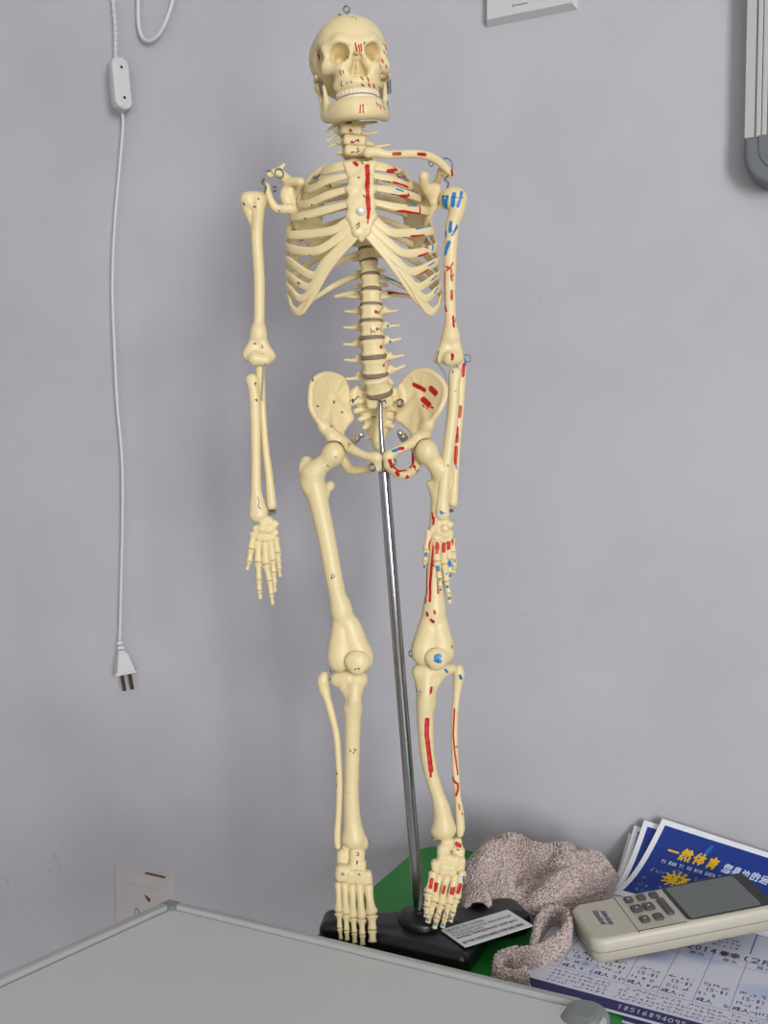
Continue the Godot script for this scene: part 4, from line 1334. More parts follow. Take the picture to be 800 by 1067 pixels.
	var fr := {"tarsals": [[466, 879, 4, 7.6, 7], [462, 886, 5, 7, 7], [476, 879, -2, 5.5, 7], [477, 889, 2, 7, 8], [463, 895, 8, 8, 7], [472, 897, 8, 8, 7.5], [479, 901, 8, 5.5, 9], [455, 903, 10, 6, 8], [462, 905, 12, 5.8, 7.5], [470, 906, 12, 5.8, 7.5]],
		"rays": [[[452, 908, 14, 5.2], [446.5, 931, 23, 5.6], [445, 945, 29, 4.2], [444.6, 956, 32, 3.6]],
			[[458, 911, 15, 4.6], [452, 940, 27, 4.9], [447.8, 953, 32, 3.6], [445.5, 962, 35, 2.9]],
			[[466, 911.5, 15, 4.6], [459.2, 943, 28, 4.8], [455, 957, 34, 3.5], [452.4, 968, 37, 2.8]],
			[[474.5, 910.5, 14, 4.5], [467.5, 942, 27, 4.7], [463.4, 957, 33, 3.4], [460.6, 967, 36, 2.7]],
			[[482, 907, 12, 4.6], [475, 937, 25, 4.6], [471.5, 951, 31, 3.2], [469.2, 961, 34, 2.4]]]}
	var mr := {"0/0": [[RED, 2.3, [450, 917, 448.5, 924]]], "1/0": [[RED, 1.7, [455, 921, 453.5, 928]]], "2/0": [[RED, 1.8, [463.5, 924, 461.5, 930]]], "3/0": [[RED, 1.8, [471.5, 926, 470.5, 931]], [RED, 1.2, [473.5, 925, 472.5, 930]]], "4/0": [[RED, 1.8, [479.5, 922, 477, 930]], [BLUE, 1.6, [483, 914, 482.5, 918]]],
		"2/1": [[INK, 0.45, [456, 951, 458, 955]]], "2/2": [[BLUE, 1.6, [453.2, 963]]], "1/2": [[BLUE, 1.5, [446, 958.5]]], "3/1": [[INK, 0.45, [464, 950, 465, 955]]], "3/2": [[BLUE, 1.6, [461.4, 964]]], "4/1": [[BLUE, 1.6, [471.6, 951.5]]], "4/2": [[BLUE, 1.7, [469.8, 957]]], "0/1": [[INK, 0.5, [443.5, 938, 446, 939]]], "0/2": [[BLUE, 1.4, [444.4, 953]]]}
	make_foot(fr, body, mr, [[RED, 2.4, [476, 879, 478.5, 881]], [INK, 0.6, [476, 885, 478, 886]], [INK, 0.5, [474, 919, 476, 917]]])
	rod("ankle_screw", W(382, 878, 0), W(385.5, 877, 0), 0.9, body)
	rod("ankle_screw", W(348, 876, -2), W(344.5, 874.5, -2), 0.9, body)
	rod("ankle_screw", W(452, 872, 0), W(449.5, 873, 0), 0.9, body)

func make_foot(d: Dictionary, body: Node3D, marks: Dictionary, tm: Array) -> void:
	var p := []
	for c in d.tarsals:
		p.append(rbox(W(c[0], c[1], c[2]), Vector3(c[3], c[4], minf(c[3], c[4]) * 0.95) * PXMM, minf(c[3], c[4]) * 0.72 * PXMM, Basis(Vector3(0, 0, 1), 0.12 * sin(c[0] * 3.0)), 0.8))
	var foot := bone("foot", nets(p, 1.0), body, tm, "foot with ankle bones and toes")
	for r in d.rays.size():
		var ray_: Array = d.rays[r]
		for k in ray_.size() - 1:
			var a: Array = ray_[k]
			var b: Array = ray_[k + 1]
			var ra: float = a[3] * PXMM
			var rb: float = b[3] * PXMM
			bone("metatarsal" if k == 0 else "toe_bone", small_bone(W(a[0], a[1], a[2]), W(b[0], b[1], b[2]), ra * 1.06, minf(ra, rb) * (0.76 if k == 0 else 0.86), rb * 1.06), foot, marks.get("%d/%d" % [r, k], []))

func make_skeleton() -> void:
	var body := thing("skeleton_model", "small cream plastic teaching skeleton with red and blue painted muscle marks on one side", "skeleton", world(base_mm), yaw_basis)
	make_skull(body)
	make_spine(body)
	make_ribs(body)
	make_shoulders(body)
	make_arms(body)
	make_pelvis(body)
	make_legs(body)

func make_stand() -> void:
	var st := thing("display_stand", "chrome pole on a black lobed plastic base carrying the skeleton", "stand", world(base_mm), yaw_basis)
	# base: three lobes round a raised hub, in mm from base_mm
	var p := []
	var arm := func(to: Vector3, half: float):
		var d := to.normalized()
		var b := Basis(d, Vector3.UP, d.cross(Vector3.UP))
		p.append(rbox(to * 0.5 + Vector3(0, 11, 0), Vector3(to.length() * 0.5 + half * 0.6, 11, half), 7.0, b, 5.0))
		p.append(rbox(to + Vector3(0, 11, 0), Vector3(half * 1.08, 11, half * 1.08), 8.0, b, 5.0))
	arm.call(Vector3(-72, 0, -8), 17.0)
	arm.call(Vector3(78, 0, -28), 18.0)
	p.append(rbox(Vector3(6, 11, 17), Vector3(46, 11, 30), 8.0, Basis(Vector3.UP, -0.44), 6.0))
	p.append(cap(Vector3(0, 6, 0), 19, Vector3(0, 7, 0), 19, 6.0))
	p.append(rbox(Vector3(0, -15, 0), Vector3(300, 15, 300), 0.0, Basis(), 0.5, true))
	var base := put("stand_base", plain_mesh(nets(p, 1.5)), M.black, st)
	var hub := []
	for q in [[0, 22.0], [20, 22.0], [25, 21.5], [28, 20.0], [29, 17.0], [29.5, 8.0], [33, 7.5], [34, 6.0]]:
		hub.append([Vector3(0, q[0], 0), q[1], q[1]])
	put("hub", plain_mesh(sweep(hub, 28, Vector3(0, 0, 1), false)), M.black, st)
	var a := (W(439, 979, 0) - base_mm)
	var c := (W(400, 491, 6) - base_mm)
	var rows := [[a, 5.0, 5.0], [a.lerp(c, 0.5), 5.0, 5.0], [a.lerp(c, 0.997), 5.0, 5.0], [c, 4.3, 4.3]]
	put("pole", plain_mesh(sweep(rows, 28, null, false)), M.chrome, st, Vector3.ZERO, Basis(), "chrome tube")
	var up := (W(396.5, 420, 3) - base_mm)
	var r2 := [[c, 2.1, 2.1], [W(399, 478, 7) - base_mm, 2.1, 2.1], [W(396.5, 440, 5) - base_mm, 2.1, 2.1], [up, 2.1, 2.1]]
	put("support_rod", plain_mesh(sweep(spline(r2, 5), 18)), M.chrome, st, Vector3.ZERO, Basis(), "thin chrome rod")
	# warning sticker on the lobe
	var o := world(base_mm)
	var inv := Transform3D(yaw_basis, o).affine_inverse()
	var q0 := inv * on_table(470, 978, 0.0235)
	var q1 := inv * on_table(538, 957, 0.0235)
	var ux := (q1 - q0); ux.y = 0
	ux = ux.normalized()
	var uz := ux.cross(Vector3.UP) * 1.0
	uz = -Vector3.UP.cross(ux) if uz.z < 0 else uz
	var mid := inv * on_table(507.5, 967, 0.0235)
	mid.y = 0.0236
	var lab := put("sticker", slab(rrect(0.074, 0.036, 0.001, 2), -0.0004, 0.0004, 0.0001), M.paper, st, mid, Basis(ux, Vector3.UP, uz), "white warning sticker with black print")
	var lines := [["MADE IN CHINA", 0.0042, -0.0125, false], ["This product is for educational", 0.0038, -0.0070, false], ["Purposes only", 0.0038, -0.0024, false], ["Warning  Choking Hazard - Small parts", 0.0036, 0.0022, true], ["NOT FOR CHILDREN UNDER 3 YEARS AND UNDER", 0.0042, 0.0118, true]]
	for l in lines:
		text("print", l[0], l[1], Vector3(-0.035, 0.0006, l[2]), lab, M.ink, l[3], 0.066)

# flat lettering lying in the local x/z plane, left-aligned
func text(called: String, s: String, size: float, at: Vector3, parent: Node, m: Material, bold := false, maxw := 0.0, slant := 0.0) -> void:
	var t := TextMesh.new()
	var f := SystemFont.new()
	f.font_names = PackedStringArray(["Droid Sans"])
	if bold:
		f.font_weight = 700
	t.font = f
	t.text = s
	t.font_size = 32
	t.pixel_size = size / 24.0
	t.depth = 0.0
	t.horizontal_alignment = HORIZONTAL_ALIGNMENT_LEFT
	var w := t.get_aabb().size.x
	var sx := 1.0
	if maxw > 0 and w > maxw:
		sx = maxw / w
	var b := Basis(Vector3(sx, 0, 0), Vector3(slant, 0, -1), Vector3(0, 1, 0))
	put(called, t, m, parent, at, b)

# ---------------------------------------------------------------- textures (print and fabric only)
func line(im: Image, a: Vector2, b: Vector2, r: float, c: Color) -> void:
	var x0 := maxi(0, floori(minf(a.x, b.x) - r - 1))
	var x1 := mini(im.get_width() - 1, ceili(maxf(a.x, b.x) + r + 1))
	var y0 := maxi(0, floori(minf(a.y, b.y) - r - 1))
	var y1 := mini(im.get_height() - 1, ceili(maxf(a.y, b.y) + r + 1))
	var ab := b - a
	var bb := maxf(ab.length_squared(), 1e-6)
	for y in range(y0, y1 + 1):
		for x in range(x0, x1 + 1):
			var p := Vector2(x, y)
			var u := clampf((p - a).dot(ab) / bb, 0, 1)
			var d := (p - a - ab * u).length() - r
			if d < 0.5:
				im.set_pixel(x, y, im.get_pixel(x, y).lerp(c, clampf(0.5 - d, 0, 1)))

# characters as strokes on a 10 by 10 grid, rows of polylines
var GLYPH := {
	"一": [[0, 5, 10, 5]],
	"然": [[2, 0, 0, 4], [2, 1, 5, 1, 3, 5, 0, 7], [2, 3, 3, 4], [5, 3, 10, 3], [7, 0, 7, 3, 5, 7], [7, 3, 10, 7], [8, 1, 9, 2], [1, 8, 0, 10], [3, 8, 3, 10], [6, 8, 7, 10], [9, 8, 10, 10]],
	"体": [[3, 0, 0, 5], [2, 3, 2, 10], [4, 3, 10, 3], [7, 0, 7, 10], [7, 3, 4, 7], [7, 3, 10, 7], [5, 8, 9, 8]],
	"育": [[5, 0, 5, 1], [1, 2, 9, 2], [4, 2, 2, 4, 8, 4], [7, 3, 9, 5], [2, 5, 2, 10], [2, 5, 8, 5, 8, 10, 7, 10], [2, 7, 8, 7], [2, 8, 8, 8]],
	"您": [[2, 0, 0, 3], [1, 2, 1, 6], [4, 0, 3, 3], [4, 1, 10, 1, 9, 3], [7, 2, 7, 6], [5, 3, 4, 5], [9, 3, 10, 5], [0, 8, 0, 10], [3, 7, 3, 10, 8, 10, 8, 8], [5, 7, 6, 8], [9, 7, 10, 9]],
	"身": [[5, 0, 4, 1], [2, 1, 2, 7], [2, 1, 8, 1, 8, 10, 6, 9], [2, 3, 8, 3], [2, 5, 8, 5], [0, 7, 10, 7], [8, 6, 1, 10]],
	"边": [[1, 1, 2, 2], [0, 4, 2, 4, 2, 8, 0, 9], [0, 9, 10, 10], [3, 3, 9, 3, 8, 8, 7, 8], [6, 1, 5, 6, 3, 8]],
	"的": [[2, 0, 1, 2], [0, 2, 4, 2, 4, 9, 0, 9, 0, 2], [0, 5, 4, 5], [6, 0, 5, 4], [6, 2, 10, 2, 9, 10, 7, 9], [7, 4, 8, 6]],
	"运": [[4, 1, 9, 1], [3, 4, 10, 4], [6, 4, 4, 7, 9, 7], [8, 5, 10, 8], [1, 1, 2, 2], [0, 4, 2, 4, 2, 8, 0, 9], [0, 9, 10, 10]],
	"春": [[1, 1, 9, 1], [1, 3, 9, 3], [0, 5, 10, 5], [5, 0, 4, 4, 0, 8], [5, 5, 10, 8], [3, 6, 7, 6, 7, 10, 3, 10, 3, 6], [3, 8, 7, 8]],
	"季": [[7, 0, 3, 1], [0, 2, 10, 2], [5, 1, 5, 5], [5, 2, 0, 5], [5, 2, 10, 5], [2, 6, 8, 6, 5, 7], [5, 7, 5, 10, 4, 10], [0, 8, 10, 8]],
	"月": [[2, 0, 8, 0, 8, 10, 7, 10], [2, 0, 2, 7, 1, 10], [2, 3, 8, 3], [2, 6, 8, 6]],
	"课": [[1, 0, 2, 1], [0, 3, 2, 3, 2, 9, 3, 8], [4, 0, 9, 0, 9, 5, 4, 5, 4, 0], [4, 2, 9, 2], [6.5, 0, 6.5, 10], [3, 6, 10, 6], [6, 6, 3, 10], [7, 6, 10, 10]],
	"程": [[4, 0, 1, 1], [0, 3, 4, 3], [2, 1, 2, 10], [2, 4, 0, 7], [6, 1, 9, 1, 9, 4, 6, 4, 6, 1], [5, 6, 10, 6], [5, 8, 10, 8], [4, 10, 10, 10], [7, 6, 7, 10]],
	"成": [[1, 2, 10, 2], [1, 2, 1, 7, 0, 10], [1, 5, 4, 5, 4, 8, 3, 8], [6, 0, 7, 6, 9, 10, 10, 8], [9, 4, 6, 9], [8, 0, 9, 1]],
	"人": [[5, 0, 4, 5, 0, 10], [5, 3, 7, 7, 10, 10]],
	"少": [[5, 0, 5, 6], [3, 2, 1, 5], [7, 2, 9, 4], [8, 4, 6, 8, 1, 10]],
	"儿": [[3, 0, 3, 5, 0, 10], [7, 0, 7, 9, 10, 9, 10, 7]],
	"周": [[1, 0, 9, 0, 9, 10, 8, 10], [1, 0, 1, 7, 0, 10], [3, 2, 7, 2], [5, 1, 5, 4], [3, 4, 7, 4], [3, 6, 7, 6, 7, 9, 3, 9, 3, 6]],
	"班": [[0, 1, 3, 1], [0, 5, 3, 5], [1.5, 1, 1.5, 9], [0, 9, 3, 8], [5, 0, 5, 6, 4, 10], [3.6, 3, 3.8, 5], [6, 1, 10, 1], [6, 5, 10, 5], [8, 1, 8, 9], [6, 9, 10, 9]],
	"联": [[0, 0, 4, 0], [1, 0, 1, 8], [3, 0, 3, 10], [1, 3, 3, 3], [1, 5, 3, 5], [0, 8, 4, 7], [6, 0, 7, 2], [9, 0, 8, 2], [5, 3, 10, 3], [5, 6, 10, 6], [7.5, 3, 7, 7, 5, 10], [7.5, 6, 10, 10]],
	"系": [[8, 0, 2, 1], [5, 1, 2, 4, 7, 3, 2, 6, 9, 6], [7, 4, 9, 6], [5, 6, 5, 10, 4, 10], [3, 7, 1, 9], [7, 7, 9, 9]],
	"四": [[0, 1, 10, 1, 10, 9, 0, 9, 0, 1], [4, 1, 3, 6], [6, 1, 6, 5, 9, 5]], "五": [[1, 1, 9, 1], [5, 1, 3, 9], [1, 5, 8, 5, 7, 9], [0, 9, 10, 9]], "六": [[5, 0, 6, 2], [0, 3, 10, 3], [4, 5, 1, 10], [6, 5, 9, 10]], "日": [[2, 0, 8, 0, 8, 10, 2, 10, 2, 0], [2, 5, 8, 5]],
	"二": [[1, 2, 9, 2], [0, 9, 10, 9]], "三": [[1, 1, 9, 1], [2, 5, 8, 5], [0, 9, 10, 9]],
	"2": [[1, 2, 3, 0, 7, 0, 9, 2, 8, 5, 1, 10, 9, 10]], "0": [[5, 0, 1, 3, 1, 7, 5, 10, 9, 7, 9, 3, 5, 0]], "1": [[3, 2, 5, 0, 5, 10]], "4": [[7, 10, 7, 0, 1, 7, 10, 7]],
	"6": [[8, 0, 3, 3, 1, 7, 4, 10, 8, 9, 8, 6, 4, 5, 1, 7]], "5": [[8, 0, 2, 0, 2, 4, 7, 4, 9, 7, 6, 10, 1, 9]], "8": [[5, 0, 2, 2, 8, 7, 5, 10, 2, 7, 8, 2, 5, 0]], "9": [[9, 3, 6, 5, 2, 4, 2, 1, 6, 0, 9, 3, 7, 10]],
	"(": [[7, 0, 5, 3, 5, 7, 7, 10]], ")": [[3, 0, 5, 3, 5, 7, 3, 10]], "-": [[2, 5, 8, 5]], ":": [[5, 3, 5, 3.1], [5, 7, 5, 7.1]], "注": [[1, 1, 2, 2], [0, 4, 1, 5], [0, 10, 2, 7], [6, 0, 7, 1], [4, 3, 10, 3], [4, 6, 9, 6], [3, 10, 10, 10], [7, 3, 7, 10]]}

func glyphs(im: Image, s: String, at: Vector2, size: Vector2, r: float, c: Color, gap := 1.25, slant := 0.0) -> void:
	for k in s.length():
		var strokes: Array = GLYPH.get(s[k], [])
		for l in strokes:
			for j in range(0, l.size() - 3, 2):
				var a := Vector2(l[j], l[j + 1]) / 10.0
				var b := Vector2(l[j + 2], l[j + 3]) / 10.0
				a.x += slant * (1 - a.y); b.x += slant * (1 - b.y)
				line(im, at + Vector2(k * gap * size.x, 0) + a * size, at + Vector2(k * gap * size.x, 0) + b * size, r, c)

# unreadable small print: groups of tiny broken strokes
func fine_print(im: Image, x: float, y: float, w: float, size: float, c: Color) -> void:
	var q := x
	while q < x + w - size:
		if rng.randf() > 0.06:
			for k in 4:
				var a := Vector2(q + rng.randf() * size, y + rng.randf() * size)
				var b := a + (Vector2(size * 0.6, 0) if k % 2 == 0 else Vector2(0, size * 0.6))
				b = b.clamp(Vector2(q, y), Vector2(q + size, y + size))
				line(im, a, b, size * 0.07 + 0.25, c)
		q += size * 1.35

func timetable_texture() -> ImageTexture:
	var W_ := 1400
	var H_ := 990
	var im := Image.create(W_, H_, false, Image.FORMAT_RGB8)
	im.fill(Color(0.83, 0.84, 0.90))
	var dk := Color(0.20, 0.19, 0.28)
	var navy := Color(0.13, 0.12, 0.36)
	var lnc := Color(0.52, 0.54, 0.72)
	# bottom band with the phone number
	im.fill_rect(Rect2i(0, H_ - 84, W_, 70), navy)
	glyphs(im, "18516894095", Vector2(430, H_ - 64), Vector2(18, 28), 2.2, Color(0.75, 0.76, 0.85), 1.3)
	glyphs(im, "联系人:", Vector2(740, H_ - 66), Vector2(32, 32), 2.4, Color(0.75, 0.76, 0.85), 1.35)
	for y in 7:
		fine_print(im, 440, 60 + y * 34, 330, 18, dk)
	line(im, Vector2(800, 20), Vector2(800, 290), 3.0, Color(0.25, 0.42, 0.75))
	fine_print(im, 390, 322, 150, 36, dk)
	glyphs(im, "2014", Vector2(560, 320), Vector2(22, 38), 3.2, dk, 1.4)
	glyphs(im, "春季(2月-6月)课程", Vector2(690, 320), Vector2(34, 38), 3.3, dk, 1.2)
	# pale blue blots of the background print
	for q in [[470, 500, 60], [640, 420, 60], [230, 700, 34], [900, 580, 70], [1150, 540, 70]]:
		for y in range(q[1] - q[2], q[1] + q[2]):
			for x in range(q[0] - q[2] * 2, q[0] + q[2] * 2):
				if x < 0 or x >= W_ or y < 0 or y >= H_:
					continue
				var e: float = Vector2((x - q[0]) / 1.6, y - q[1]).length() / q[2]
				if e < 1.0 and im.get_pixel(x, y).r > 0.6:
					im.set_pixel(x, y, im.get_pixel(x, y).lerp(Color(0.66, 0.71, 0.90), 0.6 * (1 - e * e)))
	var cols := [0, 140, 272, 404, 536, 668, 800, 932, 1064, 1196, 1328]
	for x in cols:
		line(im, Vector2(x, 365), Vector2(x, 774), 1.6, lnc)
	for y in [365, 420, 774]:
		line(im, Vector2(20, y), Vector2(W_ - 20, y), 1.5, lnc)
	for r in 4:
		glyphs(im, ["18:00-19:00", "16:00-17:00", "16:10-17:10", "19:15-20:15"][r], Vector2(22, 600 + r * 42), Vector2(7, 17), 1.3, dk, 1.4)
	for k in 9:
		var x: float = cols[k + 1] + 8
		glyphs(im, "周" + "一二三四五六日一二"[k], Vector2(x + 34, 380), Vector2(24, 24), 1.8, Color(0.35, 0.36, 0.5), 1.3)
		fine_print(im, x + 4, 604, 118, 25, dk)
		glyphs(im, "(5-8)", Vector2(x + 16, 644), Vector2(14, 24), 1.9, dk, 1.3)
		fine_print(im, x, 684, 122, 25, dk)
		glyphs(im, "成人", Vector2(x + 2, 730), Vector2(25, 26), 2.2, dk, 1.25)
		fine_print(im, x + 62, 730, 66, 25, dk)
	glyphs(im, "注", Vector2(50, 786), Vector2(24, 22), 2.4, Color(0.75, 0.2, 0.2))
	for r in 4:
		fine_print(im, 130, 790 + r * 27, 250, 16, dk.lerp(Color(0.35, 0.2, 0.25), 0.5))
		fine_print(im, 400, 790 + r * 27, 900, 16, dk.lerp(Color(0.35, 0.2, 0.25), 0.5))
	return ImageTexture.create_from_image(im)

func leaflet_texture() -> ImageTexture:
	var W_ := 1000
	var H_ := 460
	var im := Image.create(W_, H_, false, Image.FORMAT_RGB8)
	im.fill(Color(0.90, 0.91, 0.94))
	im.fill_rect(Rect2i(26, 22, W_ - 30, H_ - 72), Color(0.03, 0.19, 0.53))
	var sky := Color(0.10, 0.38, 0.72)
	line(im, Vector2(268, 50), Vector2(254, 100), 9, sky)
	line(im, Vector2(120, 380), Vector2(330, 330), 22, Color(0.05, 0.28, 0.66))
	line(im, Vector2(380, 350), Vector2(640, 250), 26, Color(0.05, 0.28, 0.66))
	var gold := Color(0.93, 0.74, 0.08)
	glyphs(im, "一然体育", Vector2(92, 88), Vector2(46, 48), 4.6, gold, 1.38, 0.16)
	text_strokes(im, "YI RAN TI YU NIN SHEN BIAN", Vector2(90, 158), Vector2(9.5, 15), 1.5, Color(0.85, 0.87, 0.93))
	glyphs(im, "您身边的运", Vector2(362, 98), Vector2(33, 38), 3.0, Color(0.78, 0.82, 0.92), 1.3, 0.1)
	# a gold burst with dark lettering
	for k in 12:
		var a := TAU * k / 12.0
		line(im, Vector2(200, 240), Vector2(200, 240) + Vector2(cos(a) * 62, sin(a) * 46), 5, gold)
	line(im, Vector2(172, 240), Vector2(228, 240), 24, gold)
	fine_print(im, 156, 226, 100, 28, Color(0.25, 0.10, 0.05))
	for q in [[60, 205, 90], [160, 185, 80], [270, 196, 130], [50, 262, 30], [60, 310, 60], [150, 300, 120], [290, 240, 120], [60, 355, 130]]:
		fine_print(im, q[0], q[1], q[2], 20, Color(0.55, 0.58, 0.70))
	fine_print(im, 262, 262, 120, 16, Color(0.72, 0.22, 0.25))
	return ImageTexture.create_from_image(im)

var LATIN := {"Y": [[1, 0, 5, 5, 9, 0], [5, 5, 5, 10]], "I": [[5, 0, 5, 10]], "R": [[1, 10, 1, 0, 8, 0, 8, 5, 1, 5], [4, 5, 9, 10]], "A": [[0, 10, 5, 0, 10, 10], [2, 7, 8, 7]], "N": [[1, 10, 1, 0, 9, 10, 9, 0]], "T": [[0, 0, 10, 0], [5, 0, 5, 10]], "U": [[1, 0, 1, 8, 5, 10, 9, 8, 9, 0]], "S": [[9, 1, 3, 0, 1, 3, 9, 7, 7, 10, 1, 9]], "H": [[1, 0, 1, 10], [9, 0, 9, 10], [1, 5, 9, 5]], "E": [[9, 0, 1, 0, 1, 10, 9, 10], [1, 5, 7, 5]], "B": [[1, 0, 1, 10, 8, 10, 8, 5, 1, 5, 7, 5, 7, 0, 1, 0]]}

func text_strokes(im: Image, s: String, at: Vector2, size: Vector2, r: float, c: Color) -> void:
	var old := GLYPH
	GLYPH = LATIN
	glyphs(im, s, at, size, r, c, 1.3)
	GLYPH = old

func noise_tex(seed_: int, freq: float, ramp: Array, size := 512, normal := false, strength := 4.0, oct := 4) -> NoiseTexture2D:
	var n := FastNoiseLite.new()
	n.seed = seed_
	n.noise_type = FastNoiseLite.TYPE_SIMPLEX
	n.frequency = freq
	n.fractal_octaves = oct
	var t := NoiseTexture2D.new()
	t.width = size
	t.height = size
	t.seamless = true
	t.noise = n
	if normal:
		t.as_normal_map = true
		t.bump_strength = strength
	elif ramp.size() > 0:
		var g := Gradient.new()
		var off := PackedFloat32Array()
		var col := PackedColorArray()
		for q in ramp:
			off.append(q[0])
			col.append(q[1])
		g.offsets = off
		g.colors = col
		t.color_ramp = g
	return t

func make_materials() -> void:
	M.bone = mat(Color(1, 1, 1), 0.42)
	M.bone.vertex_color_use_as_albedo = true
	M.tooth = mat(Color(0.90, 0.85, 0.76), 0.4)
	M.disc = mat(Color(0.50, 0.43, 0.36), 0.55)
	M.steel = mat(Color(0.50, 0.50, 0.50), 0.36, 1.0)
	M.nickel = mat(Color(0.80, 0.80, 0.80), 0.26, 1.0)
	M.chrome = mat(Color(0.66, 0.66, 0.68), 0.12, 1.0)
	M.black = mat(Color(0.045, 0.055, 0.06), 0.35)
	M.paper = mat(Color(0.86, 0.86, 0.86), 0.75)
	M.ink = mat(Color(0.10, 0.10, 0.11), 0.8)
	# wall paint: pale lilac-grey emulsion with faint roller blotches
	M.wall = mat(Color(1, 1, 1), 0.85)
	M.wall.albedo_texture = noise_tex(5, 0.006, [[0.0, Color(0.715, 0.716, 0.745)], [0.5, Color(0.735, 0.736, 0.765)], [1.0, Color(0.752, 0.753, 0.782)]])
	M.wall.normal_enabled = true
	M.wall.normal_texture = noise_tex(6, 0.02, [], 512, true, 2.0)
	M.wall.normal_scale = 0.12
	M.wall.uv1_triplanar = true
	M.wall.uv1_world_triplanar = true
	M.wall.uv1_scale = Vector3.ONE * 1.1
	M.ceil = mat(Color(0.86, 0.86, 0.85), 0.9)
	M.floor = mat(Color(0.62, 0.59, 0.55), 0.6)
	M.white_plastic = mat(Color(0.80, 0.80, 0.81), 0.42)
	M.outlet = mat(Color(0.78, 0.76, 0.765), 0.45)
	M.dark = mat(Color(0.08, 0.09, 0.09), 0.6)
	M.prong = mat(Color(0.30, 0.24, 0.22), 0.4, 0.6)
	M.green = mat(Color(0.12, 0.53, 0.19), 0.5)
	M.grain = mat(Color(0.50, 0.50, 0.49), 0.4, 0.6)
	M.alu = mat(Color(0.72, 0.73, 0.73), 0.42)
	M.cap = mat(Color(0.42, 0.44, 0.46), 0.5)
	M.rail_cap = mat(Color(0.50, 0.53, 0.52), 0.4)
	M.board_face = mat(Color(0.83, 0.84, 0.84), 0.3)
	# woven grey backing of the loose board
	M.weave = mat(Color(1, 1, 1), 0.6)
	var im := Image.create(64, 64, false, Image.FORMAT_RGB8)
	for y in 64:
		for x in 64:
			var v := 0.84 + 0.03 * sin(TAU * x / 16.0) + 0.02 * sin(TAU * y / 16.0)
			im.set_pixel(x, y, Color(v * 0.985, v, v * 1.005))
	M.weave.albedo_texture = ImageTexture.create_from_image(im)
	M.weave.uv1_triplanar = true
	M.weave.uv1_scale = Vector3.ONE * 95
	# terry cloth
	M.towel = mat(Color(1, 1, 1), 0.95)
	M.towel.albedo_texture = noise_tex(21, 0.03, [[0.0, Color(0.70, 0.62, 0.60)], [0.5, Color(0.80, 0.72, 0.70)], [1.0, Color(0.88, 0.80, 0.78)]])
	M.towel.uv1_triplanar = true
	M.towel.uv1_scale = Vector3.ONE * 9
	M.towel.normal_enabled = true
	M.towel.normal_texture = noise_tex(22, 0.16, [], 512, true, 10.0, 2)
	M.towel.normal_scale = 2.2
	M.towel.rim_enabled = true
	M.towel.rim = 0.3
	M.pile = mat(Color(1, 1, 1), 0.95)
	M.pile.vertex_color_use_as_albedo = true
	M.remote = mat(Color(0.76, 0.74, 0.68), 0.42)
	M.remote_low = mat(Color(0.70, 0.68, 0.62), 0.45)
	M.key = mat(Color(0.33, 0.32, 0.32), 0.5)
	M.bezel = mat(Color(0.11, 0.11, 0.12), 0.3)
	M.lcd = mat(Color(0.42, 0.44, 0.43), 0.12)
	M.brand = mat(Color(0.10, 0.22, 0.48), 0.5)
	M.seam = mat(Color(0.30, 0.29, 0.26), 0.7)
	M.sheet = mat(Color(1, 1, 1), 0.6)
	M.sheet.albedo_texture = timetable_texture()
	M.sheet.cull_mode = BaseMaterial3D.CULL_DISABLED
	M.leaf = mat(Color(1, 1, 1), 0.4)
	M.leaf.albedo_texture = leaflet_texture()
	M.leaf.cull_mode = BaseMaterial3D.CULL_DISABLED
	M.glass = mat(Color(0.9, 0.95, 0.95, 0.08), 0.02)
	M.glass.transparency = BaseMaterial3D.TRANSPARENCY_ALPHA
	M.frame = mat(Color(0.80, 0.81, 0.82), 0.45)
	M.scuff = mat(Color(0.705, 0.69, 0.70), 0.9)
	M.scuff_pale = mat(Color(0.70, 0.695, 0.715), 0.9)
	M.rust = mat(Color(0.42, 0.27, 0.17), 0.8)

# ---------------------------------------------------------------- room
const RX := 2.5      # right wall
const LX := -3.2
const FZ := 5.0       # wall behind the camera
const CH := 2.9

